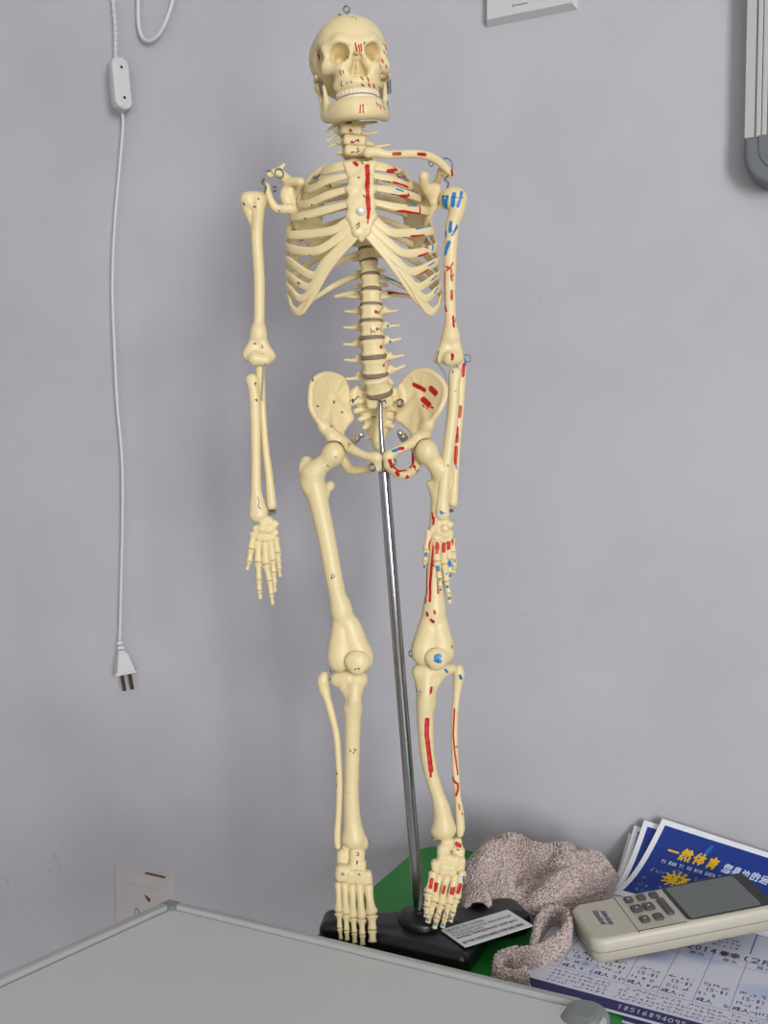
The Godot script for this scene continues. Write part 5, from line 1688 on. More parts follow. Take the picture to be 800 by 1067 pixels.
func make_room() -> void:
	var t := 0.14
	var wall := structure("wall_back", box_mesh(Vector3(RX - LX + 2 * t, CH, t)), M.wall, Vector3((RX + LX) / 2, CH / 2, -t / 2))
	var scuffs := [[58, 893, 9, 3, 0.5], [67, 884, 5, 2, 1.1], [52, 908, 4, 2, 0.2], [63, 905, 6, 2, 2.2], [8, 918, 5, 4, 0.7], [562, 312, 7, 0.7, 1.2], [552, 302, 4, 0.7, 0.5], [528, 592, 4, 0.9, -0.5], [543, 640, 3, 1.2, 0.3], [506, 126, 2.4, 0.8, 1.4], [410, 884, 22, 0.5, -0.28], [690, 842, 8, 0.8, -0.7], [596, 958, 5, 0.8, 0.4]]
	for k in scuffs.size():
		var q: Array = scuffs[k]
		var at := on_wall(q[0], q[1])
		var pts := PackedVector2Array()
		for j in 9:
			var an := TAU * j / 9.0
			var w := 1.0 + 0.35 * sin(j * 2.3 + k)
			pts.append(Vector2(cos(an) * q[2] * 0.0010 * w, sin(an) * q[3] * 0.0010 * w).rotated(q[4]))
		put("scuff_mark", slab(pts, -0.0002, 0.00015, 0.00005), M.scuff if k < 5 else M.scuff_pale, wall, at - wall.position, Basis(Vector3(1, 0, 0), Vector3(0, 0, 1), Vector3(0, -1, 0)))
	structure("wall_left", box_mesh(Vector3(t, CH, FZ)), M.wall, Vector3(LX - t / 2, CH / 2, FZ / 2))
	structure("wall_front", box_mesh(Vector3(RX - LX + 2 * t, CH, t)), M.wall, Vector3((RX + LX) / 2, CH / 2, FZ + t / 2))
	structure("floor", box_mesh(Vector3(RX - LX + 2 * t, t, FZ + 2 * t)), M.floor, Vector3((RX + LX) / 2, -t / 2, FZ / 2))
	structure("ceiling", box_mesh(Vector3(RX - LX + 2 * t, t, FZ + 2 * t)), M.ceil, Vector3((RX + LX) / 2, CH + t / 2, FZ / 2))
	# right wall with a window opening
	var w := Node3D.new()
	w.name = "wall_right"
	add_child(w)
	w.set_meta("kind", "structure")
	w.position = Vector3(RX + t / 2, 0, 0)
	put("wall_panel", box_mesh(Vector3(t, WY0, FZ)), M.wall, w, Vector3(0, WY0 / 2, FZ / 2))
	put("wall_panel", box_mesh(Vector3(t, CH - WY1, FZ)), M.wall, w, Vector3(0, (CH + WY1) / 2, FZ / 2))
	put("wall_panel", box_mesh(Vector3(t, WY1 - WY0, WZ0)), M.wall, w, Vector3(0, (WY0 + WY1) / 2, WZ0 / 2))
	put("wall_panel", box_mesh(Vector3(t, WY1 - WY0, FZ - WZ1)), M.wall, w, Vector3(0, (WY0 + WY1) / 2, (FZ + WZ1) / 2))
	var win := Node3D.new()
	win.name = "window_1"
	add_child(win)
	win.set_meta("kind", "structure")
	win.position = Vector3(RX + t * 0.6, WY0, WZ0)
	var ww := WZ1 - WZ0
	var wh := WY1 - WY0
	for q in [[0.025, ww / 2, 0.05, ww], [wh - 0.025, ww / 2, 0.05, ww]]:
		put("window_frame", box_mesh(Vector3(0.05, q[2], q[3])), M.frame, win, Vector3(0, q[0], q[1]))
	for z in [0.025, ww / 2, ww - 0.025]:
		put("window_frame", box_mesh(Vector3(0.05, wh - 0.1, 0.05)), M.frame, win, Vector3(0, wh / 2, z))
	for k in 2:
		put("pane", box_mesh(Vector3(0.005, wh - 0.1, ww / 2 - 0.07)), M.glass, win, Vector3(0, wh / 2, ww * (0.25 + 0.5 * k)))

# ---------------------------------------------------------------- things on the wall
func make_wall_things() -> void:
	var face := Basis(Vector3(1, 0, 0), Vector3(0, 0, 1), Vector3(0, -1, 0))   # local y points out of the wall, local z down
	# switch plate near the top of the frame: lower corners measured
	var a := on_wall(507, 29)
	var b := on_wall(602, 10)
	var wdt := b.x - a.x
	var sw := thing("light_switch", "white plastic light switch plate high on the wall beside the skull", "switch", Vector3((a.x + b.x) / 2, (a.y + b.y) / 2 + wdt / 2, 0), face)
	put("plate", frustum(wdt, wdt, wdt * 0.92, wdt * 0.92, 0.0, 0.010), M.white_plastic, sw)
	put("rocker", slab(rrect(wdt * 0.66, wdt * 0.50, 0.003), 0.009, 0.0125, 0.001), M.white_plastic, sw, Vector3(0.0, 0, -wdt * 0.04))
	put("maker_mark", slab(rrect(0.0010, 0.0034, 0.0003, 2), 0.0100, 0.0102, 0.0001), M.seam, sw, Vector3(-wdt * 0.17, 0, wdt * 0.37))
	for k in 7:
		put("maker_mark", slab(rrect(0.0014, 0.0016, 0.0003, 2), 0.0100, 0.0102, 0.0001), M.key, sw, Vector3(-wdt * 0.145 + k * 0.0021, 0, wdt * 0.372))
	# socket low on the wall, behind the loose board
	a = on_wall(122, 897)
	b = on_wall(181, 911)
	wdt = b.x - a.x
	var so := thing("wall_socket", "white wall socket plate with a brown rust stain, low behind the grey board", "socket", Vector3((a.x + b.x) / 2, (a.y + b.y) / 2 - wdt / 2, 0), face)
	put("plate", frustum(wdt, wdt, wdt * 0.90, wdt * 0.90, 0.0, 0.009), M.outlet, so)
	put("insert", slab(rrect(wdt * 0.62, wdt * 0.66, 0.002), 0.008, 0.0104, 0.0008), M.outlet, so, Vector3(-wdt * 0.03, 0, wdt * 0.06))
	put("plug_hole", slab(rrect(wdt * 0.075, wdt * 0.12, wdt * 0.035), 0.0100, 0.0106, 0.0002), M.seam, so, Vector3(-wdt * 0.06, 0, wdt * 0.11))
	put("plug_hole", slab(rrect(wdt * 0.05, wdt * 0.10, wdt * 0.022), 0.0102, 0.0108, 0.0002), M.outlet, so, Vector3(-wdt * 0.06, 0, wdt * 0.115))
	put("rust_stain", slab(PackedVector2Array([Vector2(-0.006, -0.004), Vector2(-0.002, -0.003), Vector2(0.005, 0.000), Vector2(0.004, 0.005), Vector2(-0.001, 0.003)]), 0.0100, 0.0107, 0.0001), M.rust, so, Vector3(wdt * 0.13, 0, -wdt * 0.13))
	put("rust_stain", slab(rrect(wdt * 0.34, 0.0018, 0.0008), 0.0060, 0.0085, 0.0002), M.rust, so, Vector3(wdt * 0.24, 0, -wdt * 0.465))
	# hanging lamp cord with an inline switch and a plug
	var cord := thing("hanging_cord", "thin white flex hanging down the wall with an oval inline switch and a two-pin plug", "cord", on_wall(124, 300))
	var o := cord.position
	var rows := []
	for q in [[118, -30], [118, 0], [120, 25], [120.5, 45], [120.5, 64]]:
		rows.append([on_wall(q[0], q[1], 0.012) - o, 0.0023, 0.0018])
	put("cord_upper", plain_mesh(twist(spline(rows, 14)), Vector3.ZERO, 1.0), M.white_plastic, cord)
	rows = []
	for q in [[126, 113], [128, 130], [124, 180], [119, 240], [117, 300], [119, 360], [122, 420], [127, 480], [127.5, 540], [126, 610], [124.5, 670]]:
		rows.append([on_wall(q[0], q[1], 0.012) - o, 0.0021, 0.0016])
	put("cord_lower", plain_mesh(sweep(spline(rows, 8), 10), Vector3.ZERO, 1.0), M.white_plastic, cord)
	# inline switch: pill tilted from the wall
	var c := on_wall(124.5, 88.5, 0.02) - o
	var up := (on_wall(121.5, 64, 0.012) - on_wall(126.5, 114, 0.012)).normalized()
	var nrm := Vector3(0.93, -0.08, 0.34).normalized()
	nrm = (nrm - up * nrm.dot(up)).normalized()
	var bs := Basis(-up.cross(nrm) * -1.0, nrm, -up)
	bs = Basis(nrm.cross(-up), nrm, -up)
	var hgt := on_wall(121.5, 62).distance_to(on_wall(126.5, 115.5))
	put("inline_switch", slab(rrect(0.0235, hgt, 0.0112, 8), -0.009, 0.009, 0.003), M.white_plastic, cord, c, bs, "white oval switch housing")
	for s in [-1.0, 1.0]:
		put("screw_hole", cylinder(0.0019, 0.0019, 0.001, 12), M.dark, cord, c + bs * Vector3(0.0, 0.0088, s * hgt * 0.29), bs)
	# plug
	var p0 := on_wall(124.5, 668, 0.012) - o
	var p1 := on_wall(130.5, 704, 0.016) - o
	var pl := thing("power_plug", "white two-pin mains plug dangling at the end of the flex", "plug", o + p0)
	remove_child(pl)
	cord.add_child(pl)
	pl.position = p0
	for k in ["label", "category"]:
		pl.remove_meta(k)
	pl.name = "plug"
	var dn := (p1 - p0).normalized()
	var sx := Vector3(0.45, 0.16, -0.88)
	sx = (sx - dn * sx.dot(dn)).normalized()
	var pb := Basis(sx, -dn, sx.cross(-dn))
	for k in 3:
		put("strain_relief", slab(rrect(0.0085 + k * 0.0012, 0.007, 0.003), -0.0055 - k * 0.0062, -0.0005 - k * 0.0062, 0.001), M.white_plastic, pl, Vector3.ZERO, pb)
	put("plug_body", frustum(0.024, 0.014, 0.012, 0.010, -0.042, -0.017), M.white_plastic, pl, Vector3.ZERO, pb)
	put("plug_flange", slab(rrect(0.030, 0.017, 0.004), -0.0455, -0.0415, 0.001), M.white_plastic, pl, Vector3.ZERO, pb)
	for s in [-1.0, 1.0]:
		put("pin", box_mesh(Vector3(0.0048, 0.021, 0.0016)), M.prong, pl, pb * Vector3(s * 0.0052 + 0.001, -0.0555, 0), pb)
	# second cable, a loop coming down from above
	var loop := []
	var lo := on_wall(155, 20)
	for q in [[143.5, -40], [144, 0], [144.5, 25], [147, 36], [152, 42], [159, 41.5], [166, 35], [173, 22], [180, 0], [186, -35]]:
		loop.append([on_wall(q[0], q[1], 0.010) - lo, 0.0026, 0.0026])
	var cab := put("cable_loop", plain_mesh(sweep(spline(loop, 8), 12), Vector3.ZERO, 1.0), M.white_plastic, self, lo)
	tag(cab, "short loop of thick white cable hanging from above the frame, beside the flex", "cable")
	# whiteboard at the right edge of the view
	make_wall_board()

# a truncated pyramid: width, depth at y0 and at y1
func frustum(w0: float, d0: float, w1: float, d1: float, y0: float, y1: float) -> ArrayMesh:
	var a := [Vector3(-w0 / 2, y0, -d0 / 2), Vector3(w0 / 2, y0, -d0 / 2), Vector3(w0 / 2, y0, d0 / 2), Vector3(-w0 / 2, y0, d0 / 2)]
	var e := [Vector3(-w1 / 2, y1, -d1 / 2), Vector3(w1 / 2, y1, -d1 / 2), Vector3(w1 / 2, y1, d1 / 2), Vector3(-w1 / 2, y1, d1 / 2)]
	var g := {"v": PackedVector3Array(), "n": PackedVector3Array(), "i": PackedInt32Array()}
	var mid := Vector3(0, (y0 + y1) / 2, 0)
	for q in [[a[0], a[1], e[1], e[0]], [a[1], a[2], e[2], e[1]], [a[2], a[3], e[3], e[2]], [a[3], a[0], e[0], e[3]], [e[0], e[1], e[2], e[3]], [a[0], a[1], a[2], a[3]]]:
		var f: Vector3 = (q[1] - q[0]).cross(q[2] - q[0]).normalized()
		if f.dot((q[0] + q[2]) / 2 - mid) < 0:
			f = -f
		face(g, [q[0], q[1], q[2]], [f, f, f])
		face(g, [q[0], q[2], q[3]], [f, f, f])
	return plain_mesh(g, Vector3.ZERO, 1.0)

func twist(rows: Array) -> Dictionary:          # two strands wound round each other
	var list := []
	for s in 2:
		var r2 := []
		for k in rows.size():
			var a := k * 0.8 + s * PI
			r2.append([rows[k][0] + Vector3(cos(a), 0, sin(a)) * 0.0012, 0.0014, 0.0014])
		list.append(sweep(r2, 8))
	return merge(list)

func make_wall_board() -> void:
	var lower := on_wall(777, 204)              # lower left corner at the wall
	var x0 := lower.x
	var y0 := lower.y
	var wd := 0.9
	var ht := 0.62
	var th := 0.026
	var o := thing("wall_whiteboard", "aluminium-framed whiteboard with grey plastic corner fixed high on the wall", "whiteboard", Vector3(x0, y0, 0))
	put("panel", box_mesh(Vector3(wd - 0.02, ht - 0.02, 0.014)), M.board_face, o, Vector3(wd / 2, ht / 2, 0.010))
	# frame rails with grooves
	var cs := 0.048                              # corner piece length
	for q in [[true, 0.0], [true, wd - 0.026]]:
		for k in 4:
			var w: float = [0.010, 0.0045, 0.0045, 0.006][k]
			var x: float = [0.0, 0.0105, 0.0155, 0.0205][k]
			var d: float = th - [0.0025, 0.0, 0.0008, 0.004][k]
			var px: float = q[1] + x if q[1] == 0.0 else wd - x - w
			put("frame_rail", slab(rrect(w, ht - 2 * cs + 0.004, 0.0006, 2), 0.0, d, 0.0008), M.alu, o, Vector3(px + w / 2, ht / 2, 0), Basis(Vector3(1, 0, 0), Vector3(0, 0, 1), Vector3(0, -1, 0)))
	for y in [0.0, ht - 0.026]:
		put("frame_rail", slab(rrect(wd - 2 * cs, 0.026, 0.002, 2), 0.0, th, 0.002), M.alu, o, Vector3(wd / 2, y + 0.013, 0), Basis(Vector3(1, 0, 0), Vector3(0, 0, 1), Vector3(0, -1, 0)))
	for cx in [0, 1]:
		for cy in [0, 1]:
			# quarter-round corner piece, one rounded outer corner
			var pts := PackedVector2Array()
			var R := 0.032
			pts.append(Vector2(cs, 0)); pts.append(Vector2(cs, cs)); pts.append(Vector2(0, cs))
			for k in 9:
				var a := PI + PI / 2 * k / 8.0
				pts.append(Vector2(R + cos(a) * R, R + sin(a) * R))
			var fx := -1.0 if cx == 1 else 1.0
			var fy := -1.0 if cy == 1 else 1.0
			var q := PackedVector2Array()
			for v in pts:
				q.append(Vector2(v.x * fx, -v.y * fy))
			var at := Vector3(wd * cx, ht * cy, 0)
			var face := Basis(Vector3(1, 0, 0), Vector3(0, 0, 1), Vector3(0, -1, 0))
			var cp := put("corner_piece", slab(q, 0.0, th + 0.002, 0.005, false), M.cap, o, at, face, "grey plastic corner")
			var q2 := PackedVector2Array()
			for v in pts:
				q2.append(Vector2((0.013 + v.x * 0.72) * fx, -(0.013 + v.y * 0.72) * fy))
			put("corner_inset", slab(q2, th, th + 0.0032, 0.0012, false), M.cap, cp)

# ---------------------------------------------------------------- table and what lies on it
func make_table() -> void:
	# far left corner of the green top, rounded; the back edge runs along the wall
	var lf := on_table(318, 971)
	var bk := on_table(470, 882)
	var x0 := lerpf(lf.x, on_table(430, 896).x, 0.5)
	var z0 := bk.z
	var wd := 0.95
	var dp := 0.62
	var o := thing("green_table", "green-topped table standing against the wall under the skeleton stand", "table", Vector3(x0 + wd / 2, 0, z0 + dp / 2))
	put("table_top", slab(rrect(wd, dp, 0.035, 8), TABLE - 0.025, TABLE, 0.004), M.green, o)
	for sx in [-1, 1]:
		for sz in [-1, 1]:
			put("leg", slab(rrect(0.03, 0.03, 0.006), 0.0, TABLE - 0.025, 0.002), M.alu, o, Vector3(sx * (wd / 2 - 0.06), 0, sz * (dp / 2 - 0.06)))
	for sz in [-1, 1]:
		put("apron", box_mesh(Vector3(wd - 0.12, 0.04, 0.02)), M.alu, o, Vector3(0, TABLE - 0.045, sz * (dp / 2 - 0.06)))

func make_loose_board() -> void:
	# lies face down: far edge on the table, near edge raised
	var th := 0.028
	var a := on_table(176, 936, 0.030)
	var b := on_table(640, 1047, 0.030)
	var wd := Vector2(b.x - a.x, b.z - a.z).length()
	var dp := 0.50
	var tilt := Basis(Vector3.UP, atan2(a.z - b.z, b.x - a.x)) * Basis(Vector3(1, 0, 0), deg_to_rad(-7.3))
	var o := thing("loose_whiteboard", "grey woven back of an aluminium-framed whiteboard lying in front of the stand", "whiteboard", a, tilt)
	var rail := 0.012
	put("back_panel", slab(shift(rrect(wd - 2 * rail - 0.0032, dp - 2 * rail - 0.0032, 0.001, 2), Vector2(wd / 2, dp / 2)), -th + 0.004, -0.0035, 0.0006), M.weave, o, Vector3.ZERO, Basis(), "grey fine-ribbed backing")
	put("panel_joint", slab(shift(rrect(wd - 2 * rail + 0.002, dp - 2 * rail + 0.002, 0.001, 2), Vector2(wd / 2, dp / 2)), -th + 0.006, -0.0052, 0.0006), M.seam, o)
	for q in [[wd / 2 - 0.008, rail / 2, wd - 0.028, rail], [wd / 2, dp - rail / 2, wd - 0.044, rail]]:
		put("frame_rail", slab(shift(rrect(q[2], q[3], 0.002, 2), Vector2(q[0], q[1])), -th, 0, 0.004), M.alu, o)
	for q in [[rail / 2, dp / 2 - 0.008, dp - 0.028], [wd - rail / 2, dp / 2, dp - 0.044]]:
		put("frame_rail", slab(shift(rrect(rail, q[2], 0.002, 2), Vector2(q[0], q[1])), -th, 0, 0.004), M.alu, o)
	# corners: the far left one is a plain metal mitre, the others carry translucent grey caps
	put("corner_mitre", slab(shift(rrect(rail * 1.5, rail * 1.5, 0.003, 3), Vector2(rail * 0.73, rail * 0.73)), -th, 0.0004, 0.004), M.rail_cap, o)
	for q in [[wd, 0.0, -1.0, 1.0], [0.0, dp, 1.0, -1.0], [wd, dp, -1.0, -1.0]]:
		var r := shift(rrect(0.034, 0.046, 0.016, 7), Vector2(q[0] + q[2] * 0.0165, q[1] + q[3] * 0.0225))
		put("corner_piece", slab(r, -th, 0.0018, 0.010), M.rail_cap, o, Vector3.ZERO, Basis(), "grey plastic rounded corner")

# a sheet of paper: grid of points, with thickness
func sheet(f: Callable, nu: int, nv: int, th: float) -> ArrayMesh:
	var st := SurfaceTool.new()
	st.begin(Mesh.PRIMITIVE_TRIANGLES)
	var pt := func(i: int, j: int, top: bool) -> Vector3:
		var u := float(i) / nu
		var v := float(j) / nv
		var p: Vector3 = f.call(u, v)
		var e := 0.01
		var du: Vector3 = f.call(u + e, v) - f.call(u - e, v)
		var dv: Vector3 = f.call(u, v + e) - f.call(u, v - e)
		var n := dv.cross(du).normalized()
		if n.y < 0: n = -n
		return p + n * (th if top else 0.0)
	for i in nu:
		for j in nv:
			for tp in [true, false]:
				for c in ([[0, 0], [1, 0], [1, 1], [0, 0], [1, 1], [0, 1]] if tp else [[0, 0], [1, 1], [1, 0], [0, 0], [0, 1], [1, 1]]):
					st.set_uv(Vector2(float(i + c[0]) / nu, float(j + c[1]) / nv))
					st.set_smooth_group(1 if tp else 2)
					st.add_vertex(pt.call(i + c[0], j + c[1], tp))
	for i in nu:
		for j in [0, nv]:
			var a: Vector3 = pt.call(i, j, true)
			var b: Vector3 = pt.call(i + 1, j, true)
			var c: Vector3 = pt.call(i + 1, j, false)
			var d: Vector3 = pt.call(i, j, false)
			st.set_smooth_group(3)
			for v in [a, b, c, a, c, d]:
				st.set_uv(Vector2(0.002, 0.002))
				st.add_vertex(v)
	for j in nv:
		for i in [0, nu]:
			var a: Vector3 = pt.call(i, j, true)
			var b: Vector3 = pt.call(i, j + 1, true)
			var c: Vector3 = pt.call(i, j + 1, false)
			var d: Vector3 = pt.call(i, j, false)
			st.set_smooth_group(3)
			for v in [a, b, c, a, c, d]:
				st.set_uv(Vector2(0.002, 0.002))
				st.add_vertex(v)
	st.generate_normals()
	return st.commit()

func make_papers() -> void:
	# printed timetable sheets flat on the table
	var c0 := on_table(526, 1026)
	var c1 := on_table(660, 1063)
	var ux := (c1 - c0).normalized()
	var uv := Vector3.UP.cross(ux).normalized()     # towards the wall
	if uv.z > 0: uv = -uv
	var lab := ["white timetable sheet printed with a blue-edged grid, under the remote control", "white sheet with a dark printed edge, directly beneath the top timetable sheet", "lowest printed sheet of the small pile under the timetable"]
	for k in 3:
		var turn: float = [0.0, -0.035, 0.02][k]
		var r := ux.rotated(Vector3.UP, turn)
		var d := uv.rotated(Vector3.UP, turn)
		var off: Vector3 = [Vector3.ZERO, ux * 0.10 - uv * 0.009, ux * 0.12 - uv * 0.017][k]
		var y: float = [0.0014, 0.0007, 0.0][k]
		var f := func(u: float, v: float) -> Vector3:
			return r * (u * 0.297) + d * ((1.0 - v) * 0.21) + Vector3(0, y, 0)
		var o := put("timetable_sheet", sheet(f, 6, 4, 0.0004), M.sheet, self, c0 + off)
		tag(o, lab[k], "paper", "printed timetable sheets")
	# leaflets leaning on the wall behind the remote
	var labels := ["blue leaflet with yellow title leaning on the wall, front of the bunch", "blue leaflet whose edge shows right behind the front leaflet", "third leaflet in the bunch leaning on the wall, white edge showing", "rearmost leaflet of the bunch, next to the towel"]
	var tops := [[690, 853], [671, 854.5], [661, 860], [655, 868]]
	var bots := [[638, 931], [637, 929.5], [636, 927.5], [635, 925.5]]
	for k in 4:
		var tl := on_wall(tops[k][0], tops[k][1], 0.010 - k * 0.0026)
		var bl := on_table(bots[k][0], bots[k][1], 0.0026 - k * 0.0006)
		bl.z = maxf(bl.z, tl.z + 0.012)
		var r1 := on_wall(800, 893, 0.010 - k * 0.0026) - on_wall(690, 853, 0.010 - k * 0.0026)
		r1 = r1.normalized()
		var rt := Vector3(r1.x, r1.y * 0.8, 0.0)
		var rb := Vector3(r1.x, 0, 0.18).normalized()
		var f := func(u: float, v: float) -> Vector3:
			var a := tl + rt * (u * 0.205)
			a.y = maxf(a.y, TABLE + 0.012)
			var b := bl + rb * (u * 0.205)
			var p := a.lerp(b, v)
			p += Vector3(0, -0.010, 0.006) * sin(PI * v) * (1.0 - 0.4 * u)
			p.y = maxf(p.y, TABLE + 0.0022 - k * 0.0005)
			return p - tl
		var o := put("leaflet", sheet(f, 14, 10, 0.0003), M.leaf, self, tl)
		tag(o, labels[k], "leaflet", "blue leaflets leaning on the wall")

func make_remote() -> void:
	# long axis: rises to the right where it rests on the leaflets
	var a := on_table(592, 943, 0.024)
	var d := yaw_basis * ray(770, 909)
	var b := CAM + d * ((TABLE + 0.046 - CAM.y) / d.y)
	var ux := (b - a).normalized()
	var fr := on_table(626, 984, 0.022) - a
	var uz := (fr - ux * fr.dot(ux)).normalized()
	var up := uz.cross(ux)
	var wd := 0.066
	var ln := a.distance_to(b) + 0.004
	var bs := Basis(ux, up, uz)
	var o := thing("remote_control", "cream air-conditioner remote control with grey keys and a black-rimmed display", "remote control", a - up * 0.022 + uz * 0.0, bs)
	# local x along, y up, z across
	var outline := shift(rrect(ln, wd, 0.012, 6), Vector2(ln / 2, wd / 2))
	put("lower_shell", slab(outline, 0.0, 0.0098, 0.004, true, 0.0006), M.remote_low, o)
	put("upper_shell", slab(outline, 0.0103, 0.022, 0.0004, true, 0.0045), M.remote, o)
	put("seam", slab(shift(rrect(ln - 0.001, wd - 0.001, 0.012, 6), Vector2(ln / 2, wd / 2)), 0.009, 0.0106, 0.0001), M.seam, o)
	# cover line between the lid and the key field
	put("lid_joint", slab(shift(rrect(0.0007, wd - 0.003, 0.0003, 2), Vector2(0.043, wd / 2)), 0.0215, 0.0222, 0.0001), M.seam, o)
	put("lid_joint", slab(shift(rrect(0.044, 0.0007, 0.0003, 2), Vector2(0.065, wd - 0.0035)), 0.0212, 0.0222, 0.0001), M.seam, o)
	# keys
	var keys := [[0.0535, 0.012, 0.0080, 0.009], [0.0655, 0.012, 0.0080, 0.009], [0.0775, 0.012, 0.0080, 0.009], [0.0545, 0.029, 0.0098, 0.011], [0.0658, 0.029, 0.0098, 0.011], [0.0795, 0.034, 0.0068, 0.028], [0.0545, 0.048, 0.0085, 0.010], [0.0670, 0.048, 0.0085, 0.010]]
	for q in keys:
		put("key", slab(shift(rrect(q[2], q[3], 0.002, 4), Vector2(q[0], q[1])), 0.0215, 0.0242, 0.0009), M.key, o)
	for q in [keys[0], keys[3], keys[4], keys[6]]:
		put("key_mark", slab(PackedVector2Array([Vector2(q[0] - 0.0012, q[1] + 0.001), Vector2(q[0] + 0.0012, q[1] + 0.001), Vector2(q[0], q[1] - 0.0012)]), 0.0242, 0.0244, 0.00002), M.paper, o)
	# display
	var scr := put("display_bezel", slab(shift(rrect(ln - 0.0905, wd - 0.006, 0.006, 5), Vector2(0.0885 + (ln - 0.0905) / 2, wd / 2 - 0.0015)), 0.0215, 0.0228, 0.0006), M.bezel, o)
	put("display", slab(shift(rrect(ln - 0.105, wd - 0.011, 0.003, 4), Vector2(0.0915 + (ln - 0.105) / 2, wd / 2 - 0.0005)), 0.0222, 0.0233, 0.0003), M.lcd, scr, Vector3.ZERO, Basis(), "grey liquid crystal display")
	# maker's name in two slanted lines across the lid, read from the short end
	var hold := put("emblem", frustum(0.0001, 0.0001, 0.0001, 0.0001, 0, 0.00005), M.brand, o, Vector3(0.025, 0.02215, 0.018), Basis(Vector3.UP, deg_to_rad(-90)), "blue printed maker's name")
	text("print", "American", 0.0052, Vector3(0.003, 0.0002, -0.0005), hold, M.brand, true, 0.024, 0.35)
	text("print", "Standard", 0.0052, Vector3(0.000, 0.0002, 0.006), hold, M.brand, true, 0.024, 0.35)

func make_towel() -> void:
	var o0 := on_table(560, 950)
	var o := thing("towel", "crumpled pinkish-grey terry towel bunched against the wall behind the stand base", "towel", o0)
	# main heap: a soft height field over its footprint
	var foot := PackedVector2Array()
	for q in [[470, 950], [474, 925], [487, 905], [505, 888], [540, 884], [590, 893], [640, 902], [646, 925], [628, 945], [600, 958], [560, 968], [520, 962], [490, 962]]:
		var p := on_table(q[0], q[1]) - o0
		p.z = maxf(p.z, 0.012 - o0.z)
		foot.append(Vector2(p.x, p.z))
	var n1 := FastNoiseLite.new()
	n1.seed = 3
	n1.frequency = 22.0
	n1.fractal_octaves = 2
	var n2 := FastNoiseLite.new()
	n2.seed = 9
	n2.frequency = 420.0
	n2.fractal_octaves = 2
	var ridges := []
	for q in [[[530, 872], [497, 905], 0.050, 0.020], [[530, 872], [585, 893], 0.048, 0.024], [[585, 893], [640, 898], 0.044, 0.020], [[530, 880], [512, 950], 0.034, 0.016], [[590, 905], [560, 950], 0.036, 0.022], [[632, 912], [590, 935], 0.030, 0.018]]:
		ridges.append([on_table(q[0][0], q[0][1], q[2]) - o0, on_table(q[1][0], q[1][1], q[2] * 0.8) - o0, q[2], q[3]])
	var lo := foot[0]
	var hi := foot[0]
	for p in foot:
		lo = lo.min(p)
		hi = hi.max(p)
	var nx := 110
	var nz := 90
	var v := PackedVector3Array()
	var ok := PackedByteArray()
	for j in nz + 1:
		for i in nx + 1:
			var p := lo + (hi - lo) * Vector2(float(i) / nx, float(j) / nz)
			var ins := Geometry2D.is_point_in_polygon(p, foot)
			var d := 1e9
			for k in foot.size():
				var q := Geometry2D.get_closest_point_to_segment(p, foot[k], foot[(k + 1) % foot.size()])
				d = minf(d, q.distance_to(p))
			if not ins:
				d = -d
			var h := 0.0
			for r in ridges:
				var a := Vector2(r[0].x, r[0].z)
				var b := Vector2(r[1].x, r[1].z)
				var q := Geometry2D.get_closest_point_to_segment(p, a, b)
				var e: float = q.distance_to(p) / r[3]
				h = maxf(h, r[2] * exp(-e * e * 0.55)) + 0.0015 * exp(-e * e)
			h = maxf(h, 0.022)
			h += 0.006 * n1.get_noise_2d(p.x, p.y)
			var edge := clampf(d / 0.020, 0, 1)
			h *= sqrt(1.0 - (1.0 - edge) * (1.0 - edge))
			h += 0.0011 * n2.get_noise_2d(p.x, p.y) * edge
			v.append(Vector3(p.x, maxf(h, 0.0008), p.y))
			ok.append(1 if d > -0.002 else 0)
	var idx := PackedInt32Array()
	for j in nz:
		for i in nx:
			var a := j * (nx + 1) + i
			var b := a + 1
			var c := a + nx + 1
			var d := c + 1
			if ok[a] + ok[b] + ok[c] + ok[d] == 4:
				idx.append_array(PackedInt32Array([a, b, d, a, d, c]))
	var g := {"v": v, "i": idx, "n": PackedVector3Array()}
	smooth(g)
	put("heap", plain_mesh(g, Vector3.ZERO, 1.0), M.towel, o)
	pile_of.append([g, 15000])
	# curled hems standing on the table: thick strips following a curve
	var loop := [[556, 984], [558, 972], [561, 958], [568, 946.5], [578, 944], [588, 947], [592, 956], [588, 967], [578, 976], [566, 983], [552, 987], [536, 987.5], [524, 991], [518, 998], [520, 1006], [529, 1011], [541, 1012], [549, 1008]]
	strip(loop, 0.020, 0.0030, o, o0)
	# rolled cuff on the near left side, its opening towards the room
	var cc := on_table(497, 942, 0.021)
	var vx := yaw_basis.x
	var ring := []
	for k in 15:
		var an := deg_to_rad(-40.0 + k * 24.0)
		ring.append([cc - o0 + vx * cos(an) * 0.0105 + Vector3.UP * (sin(an) * 0.0085 - (0.002 if k > 8 else 0.0)), 0.016, 0.0021])
	var mid := cc - o0
	var cuff := sweep(spline(ring, 3), 12, func(p): return p - mid, true, 0.7)
	for k in cuff.v.size():
		cuff.v[k] -= yaw_basis.z * 0.006
	put("curled_hem", plain_mesh(cuff, Vector3.ZERO, 1.0), M.towel, o)
	pile_of.append([cuff, 1800])
	terry(o)

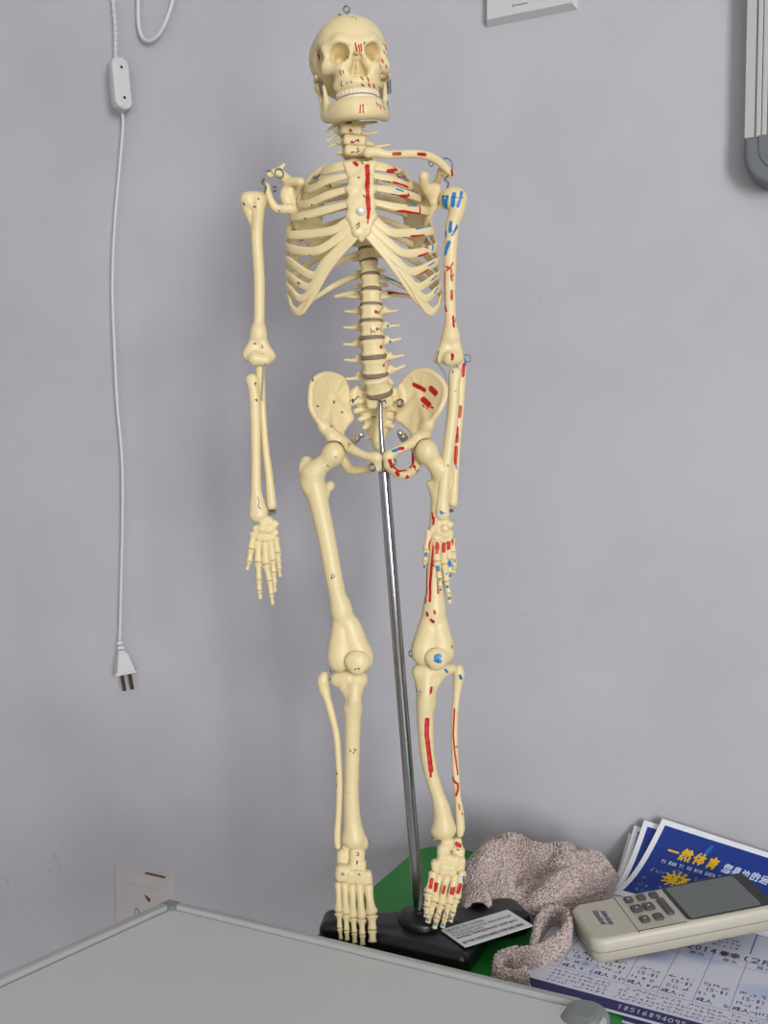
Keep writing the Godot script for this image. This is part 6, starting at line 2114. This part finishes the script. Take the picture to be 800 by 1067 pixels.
# the towel's pile: thousands of small yarn loops standing on its surface
var pile_of := []
func terry(o: Node3D) -> void:
	var tuft := SphereMesh.new()
	tuft.radius = 0.00085
	tuft.height = 0.0026
	tuft.radial_segments = 5
	tuft.rings = 2
	var total := 0
	for q in pile_of:
		total += q[1]
	var mm := MultiMesh.new()
	mm.transform_format = MultiMesh.TRANSFORM_3D
	mm.use_colors = true
	mm.mesh = tuft
	mm.instance_count = total
	var at := 0
	for q in pile_of:
		var g: Dictionary = q[0]
		var n: int = g.i.size() / 3
		var area := PackedFloat32Array()
		var sum := 0.0
		for k in n:
			sum += (g.v[g.i[k * 3 + 1]] - g.v[g.i[k * 3]]).cross(g.v[g.i[k * 3 + 2]] - g.v[g.i[k * 3]]).length()
			area.append(sum)
		for k in q[1]:
			var t := mini(area.bsearch(rng.randf() * sum), n - 1)
			var u := rng.randf()
			var w := rng.randf()
			if u + w > 1.0:
				u = 1.0 - u
				w = 1.0 - w
			var p: Vector3 = g.v[g.i[t * 3]] * (1.0 - u - w) + g.v[g.i[t * 3 + 1]] * u + g.v[g.i[t * 3 + 2]] * w
			var up: Vector3 = (g.n[g.i[t * 3]] + Vector3(rng.randf_range(-1, 1), rng.randf_range(-1, 1), rng.randf_range(-1, 1)) * 0.6).normalized()
			var x := up.cross(Vector3(0.3, 0.2, 0.9)).normalized()
			var s := rng.randf_range(0.7, 1.3)
			mm.set_instance_transform(at, Transform3D(Basis(x * s, up * s, x.cross(up) * s), p + up * 0.0004))
			var v := rng.randf_range(0.80, 1.12)
			mm.set_instance_color(at, Color(0.62 * v, 0.51 * v, 0.485 * v))
			at += 1
	var mi := MultiMeshInstance3D.new()
	mi.name = "terry_pile"
	mi.multimesh = mm
	mi.material_override = M.pile
	mi.set_meta("kind", "stuff")
	o.add_child(mi, true)

func strip(path: Array, h: float, th: float, o: Node3D, o0: Vector3) -> void:
	var ctrl := []
	for q in path:
		ctrl.append([on_table(q[0], q[1], h) - o0 - Vector3(0, h / 2, 0), h / 2, th])
	var rows := spline(ctrl, 5)
	var g := sweep(rows, 14, func(_c): return Vector3.ZERO, true, 0.7) if false else flat_sweep(rows, 16)
	put("curled_hem", plain_mesh(g, Vector3.ZERO, 1.0), M.towel, o)
	pile_of.append([g, 4500])

# a standing band: its height stays vertical
func flat_sweep(rows: Array, seg: int) -> Dictionary:
	var v := PackedVector3Array()
	var idx := PackedInt32Array()
	var n := rows.size()
	for k in n:
		var t: Vector3 = rows[mini(k + 1, n - 1)][0] - rows[maxi(k - 1, 0)][0]
		t.y = 0
		t = t.normalized()
		var s := Vector3(-t.z, 0, t.x)
		var e := 1.0
		if k == 0 or k == n - 1: e = 0.3
		for j in seg:
			var a := TAU * j / seg
			var cs := signf(cos(a)) * pow(absf(cos(a)), 0.6)
			var sn := signf(sin(a)) * pow(absf(sin(a)), 0.6)
			v.append(rows[k][0] + Vector3(0, sn * rows[k][1], 0) + s * (cs * rows[k][2] * e) + s * rng.randf_range(-0.0004, 0.0004))
	for k in n - 1:
		for j in seg:
			var a := k * seg + j
			var b := k * seg + (j + 1) % seg
			idx.append_array(PackedInt32Array([a, b, a + seg, b, b + seg, a + seg]))
	var g := {"v": v, "i": idx, "n": PackedVector3Array()}
	smooth(g, v[(n / 2) * seg], rows[n / 2][0])
	return g
